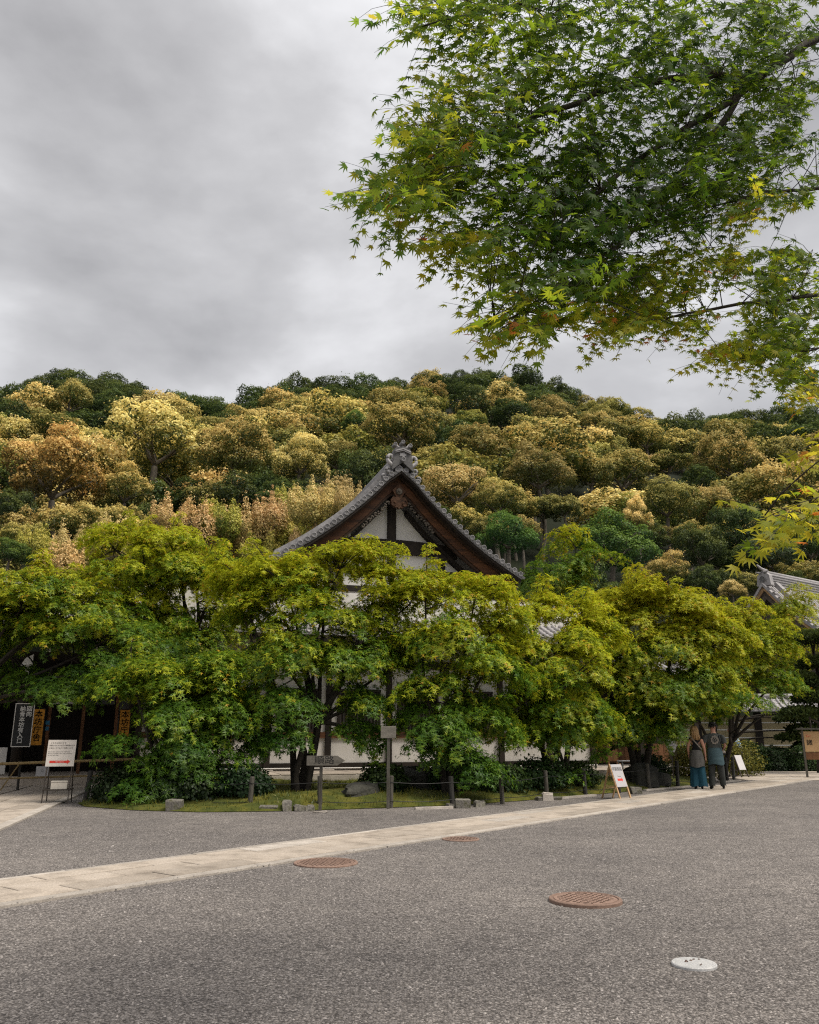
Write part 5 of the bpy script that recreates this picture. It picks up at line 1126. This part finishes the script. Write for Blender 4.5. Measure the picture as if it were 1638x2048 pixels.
def a_board(px, py, rz, label, frame_m, lines, arrow):
    q = G(px, py); o = empty('sandwich_board', tuple(q), label, 'sign', 'sandwich boards along the path', rz); H, D, Wd = .80, .27, .40
    for x in (-Wd / 2, Wd / 2):
        MB().bar((x, -D, 0), (x, 0, H), .036, .03).build('leg', frame_m, o); MB().bar((x, D, 0), (x, .0, H - .02), .036, .03).build('leg', frame_m, o)
        MB().bar((x * .93, -D * .62, .29), (x * .93, D * .62, .29), .03, .022).build('side_rail', frame_m, o)
    MB().bar((-Wd / 2, D * .7, .24), (Wd / 2, D * .7, .24), .03, .02).build('cross_rail', frame_m, o)
    T = Matrix.Rotation(-math.atan2(D, H), 3, 'X'); bd = MB().box((0, 0, 0), (Wd - .01, .016, .54), M=T).build('board', M_white, o); bd.location = (0, -D * .33 - .022, H * .665)
    for (s, sz, z, m, sx) in lines: letter(bd, s, sz, m, tuple(T @ Vector((0, -.0095, z))), T, sx=sx)
    if arrow: ar = MB().prism(arrow_shape(.20, .05, .045), -.0115, -.0095, T); ar = ar.build('arrow', M_red, bd); ar.location = tuple(T @ Vector((.0, 0, -.10)))
    return o
a_board(1233, 1597, radians(38), 'white sandwich board with a red arrow on raw pine legs', M_pine, [('拝観順路', .105, .15, M_ink, .85), ('Route', .05, -.02, M_greyink, 1)], True)
a_board(1478, 1555, radians(34), 'blank white sandwich board with dark legs right of the couple', M_metal, [], False)
# roofed notice board at the frame edge
q = G(1652, 1556); nb = empty('notice_board', tuple(q), 'tan notice board with a small wooden roof at the right frame edge', 'sign', None, radians(-14))
for x in (-.62, .62): MB().box((x, 0, .9), (.07, .07, 1.8)).build('post', M_post, nb)
MB().box((0, -.02, 1.28), (1.17, .04, .72)).build('panel', M_tan, nb); MB().box((0, -.02, .77), (1.17, .04, .26)).build('lower_panel', M_brownwood, nb)
for k in range(3): MB().box((0, -.10 + k * .10, 1.72 + .03 * (1 - abs(k - 1))), (1.6, .14, .03)).build('roof_board', M_post, nb)
letter(nb, 'LU', .13, M_red, (-.43, -.042, 1.48)); letter(nb, '諸', .22, M_ink, (-.42, -.042, 1.23), bold=.006)
# things on the veranda
q = np.array([7.35, 27.6, .0]); tb = empty('white_table', (6.95, 27.3, .0), 'small white table standing in front of the brown boards', 'table', None, radians(12))
MB().box((0, 0, .70), (.55, .35, .04), bevel=.008).build('table_top', M_white, tb)
for x in (-.24, .24):
    for y in (-.14, .14): MB().box((x, y, .34), (.035, .035, .68)).build('leg', M_white, tb)
ws = empty('wooden_stand', (6.75, 28.4, .0), 'tall raw wood stand behind the white table', 'stand', None, radians(10))
MB().box((0, 0, 1.15), (.34, .05, .95)).build('panel', M_brownwood, ws)
for x in (-.15, .15): MB().box((x, 0, .35), (.05, .05, .7)).build('leg', M_brownwood, ws)
hx = empty('hexagonal_sign', (8.2, 26.7, .20), 'white hexagonal sign hanging on a thin post among the trunks', 'sign'); MB().box((0, 0, .6), (.03, .03, 1.2)).build('post', M_metal, hx)
MB().prism([(-.17, .0), (-.09, -.2), (.09, -.2), (.17, 0), (.09, .18), (-.09, .18)], -.03, -.016).build('plate', M_white, hx).location = (0, 0, .98)
letter(hx, '受付\nreception', .06, M_greyink, (0, -.0315, 1.0))

# ------------------------------------------------------------------ stones
def rock(name, x, y, z, sx, sy, sz, seed, label, mat, group='stones in the garden bed', flat=.0):
    g = np.random.default_rng(seed); n, m = 14, 9; vs, fs = [], []
    ph = g.random(6) * 6
    for j in range(m):
        t = j / (m - 1); zz_ = sin(t * pi / 2) ** (.7 - flat * .4); rr = cos(t * pi / 2) ** (.45 - flat * .25)
        for i in range(n):
            a = 2 * pi * i / n; w = 1 + .16 * sin(2 * a + ph[0]) + .11 * sin(3 * a + ph[1] + 2 * t) + .08 * sin(5 * a + ph[2] + 4 * t) + g.normal(0, .03)
            vs.append((sx * rr * w * cos(a), sy * rr * w * sin(a), sz * zz_ * (1 + .08 * sin(a * 2 + ph[3]))))
    fs = [(j * n + i, j * n + (i + 1) % n, (j + 1) * n + (i + 1) % n, (j + 1) * n + i) for j in range(m - 1) for i in range(n)] + [tuple((m - 1) * n + i for i in range(n))]
    o = MB().add(vs, fs).build(name, mat); o.location = (x, y, z); o.rotation_euler = (0, 0, R_.random() * 6); tag(o, label, 'stone', group); return o
def block(x, y, w, d, h, seed, label, mat, rz=0):
    q = G(x, y); o = MB().box((0, 0, h / 2), (w, d, h), bevel=.025); g = np.random.default_rng(seed); o.v = [(a + g.normal(0, .012), b_ + g.normal(0, .012), c + g.normal(0, .01)) for a, b_, c in o.v]
    o = o.build('stone_block', mat); o.location = (q[0], q[1], 0); o.rotation_euler = (0, 0, rz); tag(o, label, 'stone', 'stone blocks along the bed edge'); return o
block(349, 1622, .30, .26, .22, 1, 'square mossy stone block below the low left maple', M_rockm)
block(538, 1622, .36, .2, .10, 2, 'flat stone, leftmost of the row beside the arrow sign', M_rockm); block(573, 1622, .20, .2, .20, 3, 'upright stone, tallest of the row beside the arrow sign', M_rockm, .2)
block(598, 1622, .20, .2, .12, 4, 'small stone just right of the tallest in the row', M_rockm, .3); block(621, 1622, .17, .18, .12, 5, 'small stone touching the arrow sign post', M_rockm, .1)
block(640, 1626, .26, .16, .03, 6, 'flat paving sliver at the foot of the arrow sign', M_kerb)
block(926, 1616, .31, .24, .19, 7, 'cut stump like stone right of the low green sprays', M_rockm); block(958, 1614, .20, .2, .12, 8, 'small stone beside the stump like one', M_rockm, .3); block(903, 1616, .18, .2, .09, 9, 'low dark stone left of the stump like one', M_rockm, .4)
block(1096, 1601, .24, .2, .17, 10, 'pinkish sandstone block at the foot of a fence post', M_kerb); block(1082, 1601, .2, .2, .09, 11, 'low stone left of the sandstone block', M_rockm, .2); block(1114, 1600, .2, .16, .08, 12, 'flat stone right of the sandstone block', M_rockm)
block(1272, 1588, .28, .22, .17, 13, 'dark stone block behind the wooden arrow board', M_rockm)
rock('garden_rock', 6.75, 25.0, .05, .62, .4, .62, 21, 'tall slanting dark rock behind the fence, right of the wooden arrow board', M_rock)
rock('garden_rock', 7.3, 25.4, .05, .42, .3, .36, 22, 'lower dark rock leaning on the tall slanting one', M_rock)
rock('garden_rock', .15, 21.2, .08, .7, .5, .62, 23, 'pointed dark rock behind the tall blank signpost', M_rock)
rock('garden_rock', -1.0, 19.6, .05, .9, .45, .38, 24, 'long low rock right of the arrow sign', M_rock)
for i, (x0, x1) in enumerate(((830, 905), (1120, 1190), (1290, 1380), (1440, 1480))):
    a, c = G(x0, {830: 1619, 1120: 1598, 1290: 1582, 1440: 1566}[x0]), G(x1, {905: 1617, 1190: 1592, 1380: 1574, 1480: 1562}[x1]); m = MB().bar(a + (0, 0, .015), c + (0, 0, .015), .10, .06)
    tag(m.build('edging_stone', M_kerb), ('pale edging stone at the right of the tall blank signpost', 'pale edging stone left of the wooden arrow board', 'pale edging stone between wooden arrow board and couple', 'pale edging stone by the blank sandwich board')[i], 'stone', 'edging stones of the bed')

# ------------------------------------------------------------------ people
M_skin = NT('skin').bsdf((.42, .22, .15), .55); M_hairb = mottled('blond_hair', (.20, .11, .045), (.48, .30, .14), 20, .5, stretch=(1, 1, .1)); M_hairk = NT('black_hair').bsdf((.012, .010, .009), .6)
M_tank = NT('black_cloth').bsdf((.008, .008, .009), .9); M_tee = mottled('charcoal_cotton', (.042, .045, .042), (.062, .066, .062), 9, .9); M_greycloth = mottled('grey_cotton', (.055, .052, .048), (.10, .095, .088), 6, .9, .6, .02, stretch=(3, 3, .3))
M_teal = mottled('teal_cloth', (.007, .034, .054), (.012, .060, .088), 5, .85, .6, .02, stretch=(4, 4, .2)); M_slate = mottled('slate_jacket', (.035, .062, .072), (.055, .092, .105), 5, .85, .6, .02, stretch=(.5, .5, 3))
M_trous = mottled('dark_grey_trousers', (.028, .030, .028), (.05, .053, .05), 6, .9, .5, .01); M_shoe = NT('dark_shoe').bsdf((.014, .014, .014), .6); M_strap = NT('grey_strap').bsdf((.22, .19, .16), .7)
def check_mat():
    t = NT('checked_shirt'); c = t.n('ShaderNodeTexCoord'); k = t.n('ShaderNodeTexChecker'); k.inputs['Scale'].default_value = 14; k.inputs[1].default_value = (.10, .20, .32, 1); k.inputs[2].default_value = (.52, .62, .70, 1); t.l(c.outputs['Object'], k.inputs['Vector']); return t.bsdf(k.outputs[0], .85)
M_check = check_mat()
def skinned(pts, edges, mats, name):
    """pts: name -> (x,y,z,r); edges: (a,b,material index)"""
    names = list(pts); me = bpy.data.meshes.new(name); me.from_pydata([pts[n][:3] for n in names], [(names.index(a), names.index(b)) for a, b, _ in edges], [])
    o = bpy.data.objects.new(name, me); COL.objects.link(o); o.modifiers.new('skin', 'SKIN').use_smooth_shade = True; ss = o.modifiers.new('sub', 'SUBSURF'); ss.levels = 2; ss.render_levels = 2
    sv = me.skin_vertices[0].data
    for i, n in enumerate(names):
        r = pts[n][3]; sv[i].radius = r if isinstance(r, tuple) else (r, r); sv[i].use_root = (i == 0)
    dg = bpy.context.evaluated_depsgraph_get(); dg.update(); out = bpy.data.meshes.new_from_object(o.evaluated_get(dg)); bpy.data.objects.remove(o); bpy.data.meshes.remove(me)
    out.materials.clear()
    for m in mats: out.materials.append(m)
    A = np.array([pts[a][:3] for a, b, _ in edges]); B = np.array([pts[b][:3] for a, b, _ in edges]); ML = np.array([m for *_, m in edges])
    co = np.zeros(len(out.vertices) * 3); out.vertices.foreach_get('co', co); co = co.reshape(-1, 3)
    mi = []
    for p in out.polygons:
        c = co[list(p.vertices)].mean(0); ab = B - A; t = np.clip(((c - A) * ab).sum(1) / np.maximum((ab * ab).sum(1), 1e-9), 0, 1); d = np.linalg.norm(A + ab * t[:, None] - c, axis=1); mi.append(int(ML[int(np.argmin(d))]))
    out.polygons.foreach_set('material_index', mi); out.polygons.foreach_set('use_smooth', [True] * len(mi)); return out
def hand(pts, ed, side, w, d, mat=0):
    """palm and five fingers hanging from wrist name w along direction d"""
    W = np.array(pts[w][:3]); d = nrm(np.array(d, float)); lat = nrm(np.cross(d, [side, 0, 0]) + 1e-4); k = w + 'p'; pts[k] = (*(W + d * .055), (.020, .033)); ed.append((w, k, mat))
    for i, (o, L) in enumerate(((-.027, .062), (-.009, .076), (.009, .070), (.026, .054))):
        a = W + d * .095 + lat * o; e_ = a + d * L * .55 + np.array([-side * .008, 0, 0]); f_ = e_ + d * L * .42 + np.array([-side * .016, 0, 0])
        for nme, q, r in ((f'{k}{i}a', a, .0105), (f'{k}{i}b', e_, .009), (f'{k}{i}c', f_, .0075)): pts[nme] = (*q, r)
        ed += [(k, f'{k}{i}a', mat), (f'{k}{i}a', f'{k}{i}b', mat), (f'{k}{i}b', f'{k}{i}c', mat)]
    a = W + d * .035 - lat * .034; e_ = a + d * .042 - lat * .016; pts[k + 't'] = (*a, .012); pts[k + 'u'] = (*e_, .010); ed += [(k, k + 't', mat), (k + 't', k + 'u', mat)]
def human(H, arms, turn=0.0, sh=.20, hip=.16, lean=0.0, mats=None, sleeve=0, legs_dx=.10, foot=(0, 0), wide=1.0):
    """local: feet at z=0, facing +y. mats: 0 skin 1 top 2 legs 3 shoes"""
    s = H / 1.75; p = {}; ed = []
    def L(x, y, z): return (x * s, (y + lean * max(z - .95, 0)) * s, z * s)
    def add(n, x, y, z, r): p[n] = (*L(x, y, z), tuple(v * s for v in r) if isinstance(r, tuple) else r * s)
    add('pel', 0, 0, .95, (.155 * wide, .105)); add('wai', 0, 0, 1.10, (.135 * wide, .095)); add('che', 0, 0, 1.30, (.165 * wide, .105)); add('upp', 0, -.01, 1.42, (.13 * wide, .085)); add('nec', 0, 0, 1.50, .056)
    hx, hy = sin(turn), cos(turn)
    add('hd0', .0, .012, 1.57, .072); add('hd1', 0, .01, 1.65, (.082, .096)); add('hd2', 0, 0, 1.71, (.066, .078)); add('nos', hx * .105, .012 + hy * .105, 1.625, .013)
    add('chi', hx * .055, .012 + hy * .06, 1.555, .036)
    ed += [('pel', 'wai', 1), ('wai', 'che', 1), ('che', 'upp', 1), ('upp', 'nec', 0), ('nec', 'hd0', 0), ('hd0', 'hd1', 0), ('hd1', 'hd2', 0), ('hd1', 'nos', 0), ('hd0', 'chi', 0)]
    for sd_, nm in ((-1, 'l'), (1, 'r')):
        add('ear' + nm, sd_ * .088 * hy, sd_ * -.088 * hx, 1.63, .016); ed.append(('hd1', 'ear' + nm, 0))
        el, wr = arms[0 if sd_ < 0 else 1]
        add('sh' + nm, sd_ * sh, -.01, 1.405, .062); add('um' + nm, *((np.array([sd_ * sh, -.01, 1.405]) * .45 + np.array(el) * .55)), .049); add('el' + nm, *el, .040); add('fm' + nm, *((np.array(el) * .5 + np.array(wr) * .5)), .036); add('wr' + nm, *wr, .026)
        ed += [('upp', 'sh' + nm, 1), ('sh' + nm, 'um' + nm, 1 if sleeve else 0), ('um' + nm, 'el' + nm, 1 if sleeve > 1 else 0), ('el' + nm, 'fm' + nm, 0), ('fm' + nm, 'wr' + nm, 0)]
        dd = np.array(p['wr' + nm][:3]) - np.array(p['fm' + nm][:3]); hand(p, ed, sd_, 'wr' + nm, dd)
        fx = sd_ * legs_dx; fy = foot[0 if sd_ < 0 else 1]
        add('hi' + nm, sd_ * .085, 0, .90, .090); add('th' + nm, lerp(sd_ * .09, fx, .3), fy * .2, .70, .082); add('kn' + nm, lerp(sd_ * .09, fx, .6), fy * .5 + .015, .50, .060); add('ca' + nm, lerp(sd_ * .09, fx, .8), fy * .75 - .01, .34, .056); add('an' + nm, fx, fy, .09, .042); add('he' + nm, fx, fy - .03, .045, .040); add('ba' + nm, fx * 1.15, fy + .12, .035, (.042, .032)); add('to' + nm, fx * 1.2, fy + .19, .03, (.034, .022))
        ed += [('pel', 'hi' + nm, 2), ('hi' + nm, 'th' + nm, 2), ('th' + nm, 'kn' + nm, 2), ('kn' + nm, 'ca' + nm, 2), ('ca' + nm, 'an' + nm, 2), ('an' + nm, 'he' + nm, 3), ('he' + nm, 'ba' + nm, 3), ('ba' + nm, 'to' + nm, 3)]
    return skinned(p, ed, mats, 'body')
def cloth_tube(rings, mat, name, parent, n=28, folds=0.0, seed=0, closed=False, nf=9):
    """rings: (cx, cy, z, rx, ry)"""
    g = np.random.default_rng(seed); vs = []; ph = g.random(3) * 6
    for j, (cx_, cy_, z, rx, ry) in enumerate(rings):
        t = j / (len(rings) - 1)
        for i in range(n):
            a = 2 * pi * i / n; w = 1 + folds * t * (sin(nf * a + ph[0]) * .6 + sin((nf + 4) * a + ph[1] + t * 2) * .4); vs.append((cx_ + rx * w * cos(a), cy_ + ry * w * sin(a), z + .02 * t * sin(3 * a + ph[2]) * (folds > 0)))
    fs = [(j * n + (i + 1) % n, j * n + i, (j + 1) * n + i, (j + 1) * n + (i + 1) % n) for j in range(len(rings) - 1) for i in range(n)]
    if closed: fs += [tuple(range(n))]
    return MB().add(vs, fs).build(name, mat, parent, True)
# woman: black vest, grey shirt tied round the waist, wide teal trousers
q = G(1399, 1580); wm = empty('person', (q[0], q[1], .024), 'person with long blond hair, black vest and wide teal trousers, seen from behind', 'person', 'couple on the path', radians(-14))
link('body', human(1.68, [((-.225, .0, 1.14), (-.20, .10, .93)), ((.24, .0, 1.13), (.255, .05, .90))], sh=.165, mats=[M_skin, M_tank, M_teal, M_shoe], legs_dx=.085, foot=(.0, .05), wide=.88), wm)
for sd_ in (-1, 1): cloth_tube([(sd_ * .075, 0, .90, .105, .115), (sd_ * .085, .005, .62, .115, .125), (sd_ * .095, .015, .34, .125, .14), (sd_ * .105, .02, .075, .135, .155)], M_teal, 'trouser_leg', wm, folds=.07, seed=3 + sd_, nf=7)
cloth_tube([(0, 0, 1.06, .145, .115), (0, 0, .98, .17, .14), (0, -.01, .86, .195, .165), (0, -.03, .70, .205, .18), (-.01, -.04, .60, .20, .18)], M_greycloth, 'tied_shirt', wm, folds=.06, seed=9)
MB().tube([(-.13, -.10, 1.42), (-.05, -.125, 1.32), (.06, -.12, 1.18), (.15, -.08, 1.07)], .018, 6).build('bag_strap', M_strap, wm, True)
hair = MB(); g = np.random.default_rng(5)
for i in range(90):
    a = g.uniform(0, 2 * pi); a = a if not (.9 < a < 2.2) else a + 1.6; r = .088 + g.normal(0, .004); e0 = np.array([0, .0, 1.655]); pts = [e0 + (.02 * cos(a), .02 * sin(a), .055), e0 + (r * .75 * cos(a), r * .9 * sin(a), .03), e0 + (r * 1.05 * cos(a), r * 1.15 * sin(a), -.05), e0 + (r * 1.1 * cos(a), r * 1.0 * sin(a) - .03, -.16), e0 + (r * (1.1 + g.normal(0, .15)) * cos(a), r * .8 * sin(a) - .06, -.25), e0 + (r * (1.15 + g.normal(0, .2)) * cos(a), r * .7 * sin(a) - .07, -.30 - .05 * g.random())]
    hair.tube(pts, [.016, .018, .019, .017, .013, .005], 5)
hair.build('hair', M_hairb, wm, True)
# man: charcoal tee with pale round print, slate jacket tied at the waist
q = G(1437, 1580); mn = empty('person', (q[0], q[1], .024), 'person with short dark hair, charcoal tee shirt and jacket tied at the waist', 'person', 'couple on the path', radians(-12))
link('body', human(1.79, [((-.275, -.02, 1.13), (-.265, .05, .88)), ((.29, .02, 1.15), (.25, .22, 1.05))], turn=radians(-60) * -1, sh=.20, mats=[M_skin, M_tee, M_trous, M_shoe], sleeve=1, legs_dx=.155, foot=(.0, .12)), mn)
for sd_ in (-1, 1):
    cloth_tube([(sd_ * .20, -.01, 1.47, .085, .085), (sd_ * .245, -.01, 1.36, .088, .088), (sd_ * .272, -.01, 1.24, .082, .082)], M_tee, 'sleeve', mn, n=16, folds=.03, seed=2)
    cloth_tube([(sd_ * .085, 0, .92, .105, .11), (sd_ * .115, .02, .62, .10, .105), (sd_ * .138, .03 + .03 * sd_, .34, .086, .095), (sd_ * .158, .05 + .06 * sd_, .09, .080, .10)], M_trous, 'trouser_leg', mn, folds=.04, seed=4)
cloth_tube([(0, -.01, 1.52, .075, .075), (0, -.01, 1.47, .19, .115), (0, -.01, 1.36, .215, .135), (0, -.01, 1.22, .20, .135), (0, -.01, 1.06, .185, .135)], M_tee, 'tee_shirt', mn, folds=.03, seed=7)
cloth_tube([(0, -.01, 1.12, .190, .140), (0, -.01, 1.02, .205, .15), (0, -.02, .88, .215, .165), (0, -.03, .72, .22, .18), (0, -.03, .66, .22, .18)], M_slate, 'tied_jacket', mn, folds=.035, seed=12)
pr_ = MB()
for i in range(26):
    a = i * .2417; r = .085 + .012 * sin(i * 2.3); pr_.box((.005 + r * cos(a), -.1505 - .001 * (i % 3), 1.33 + 1.15 * r * sin(a)), (.030, .012, .030), rz=0)
for i in range(14): pr_.box((.005 + g.uniform(-.045, .045), -.153, 1.33 + g.uniform(-.07, .07)), (.014, .012, .022))
pr_.build('shirt_print', M_strap, mn)
MB().tube([(.11, -.05, 1.52), (.13, -.135, 1.42), (.15, -.145, 1.28), (.20, -.10, 1.08)], .013, 6).build('bag_strap', M_tank, mn, True)
hr = MB(); g = np.random.default_rng(15)
for i in range(150):
    d = rand_dirs(1, -.15, g)[0]
    if d[1] > .55 and d[2] < .45: continue
    c = np.array([0, .0, 1.70]) + d * np.array([.090, .105, .10]); hr.lathe([(.012, 0), (.021, .012), (.013, .028), (.002, .034)], tuple(c), 5, Vector(tuple(d)).to_track_quat('Z', 'Y').to_matrix())
hr.build('hair', M_hairk, mn, True)
cup = empty('camera_case', tuple(np.array(mn.location) + np.array([.30, .16, 1.0])), 'small pale pouch held at the hip of the dark haired visitor', 'bag'); MB().box((0, 0, 0), (.10, .08, .07), bevel=.02).build('pouch', M_strap, cup); MB().box((0, 0, -.06), (.08, .06, .05), bevel=.015).build('pouch_base', M_tank, cup)
# man in a checked shirt behind the shrub
q = P(1480, 1500, 34.2)[:2]; km = empty('person', (q[0], q[1], .02), 'person with cropped hair and blue checked shirt half hidden by the shrub', 'person', None, radians(62))
link('body', human(1.80, [((-.27, .10, 1.12), (-.20, .28, 1.02)), ((.27, .12, 1.12), (.20, .30, 1.05))], sh=.20, mats=[M_skin, M_check, M_trous, M_shoe], sleeve=2, lean=.42), km)
cloth_tube([(0, .225, 1.51, .08, .08), (0, .20, 1.45, .20, .13), (0, .14, 1.32, .225, .15), (0, .09, 1.16, .21, .15), (0, .03, 1.0, .20, .15)], M_check, 'shirt', km, folds=.03, seed=17)
hr = MB(); hr.lathe([(.092, 0), (.086, .04), (.06, .075), (.001, .088)], (0, .31, 1.70), 16); hr.build('hair', mottled('cropped_hair', (.10, .07, .05), (.18, .12, .09), 40, .7), km, True)
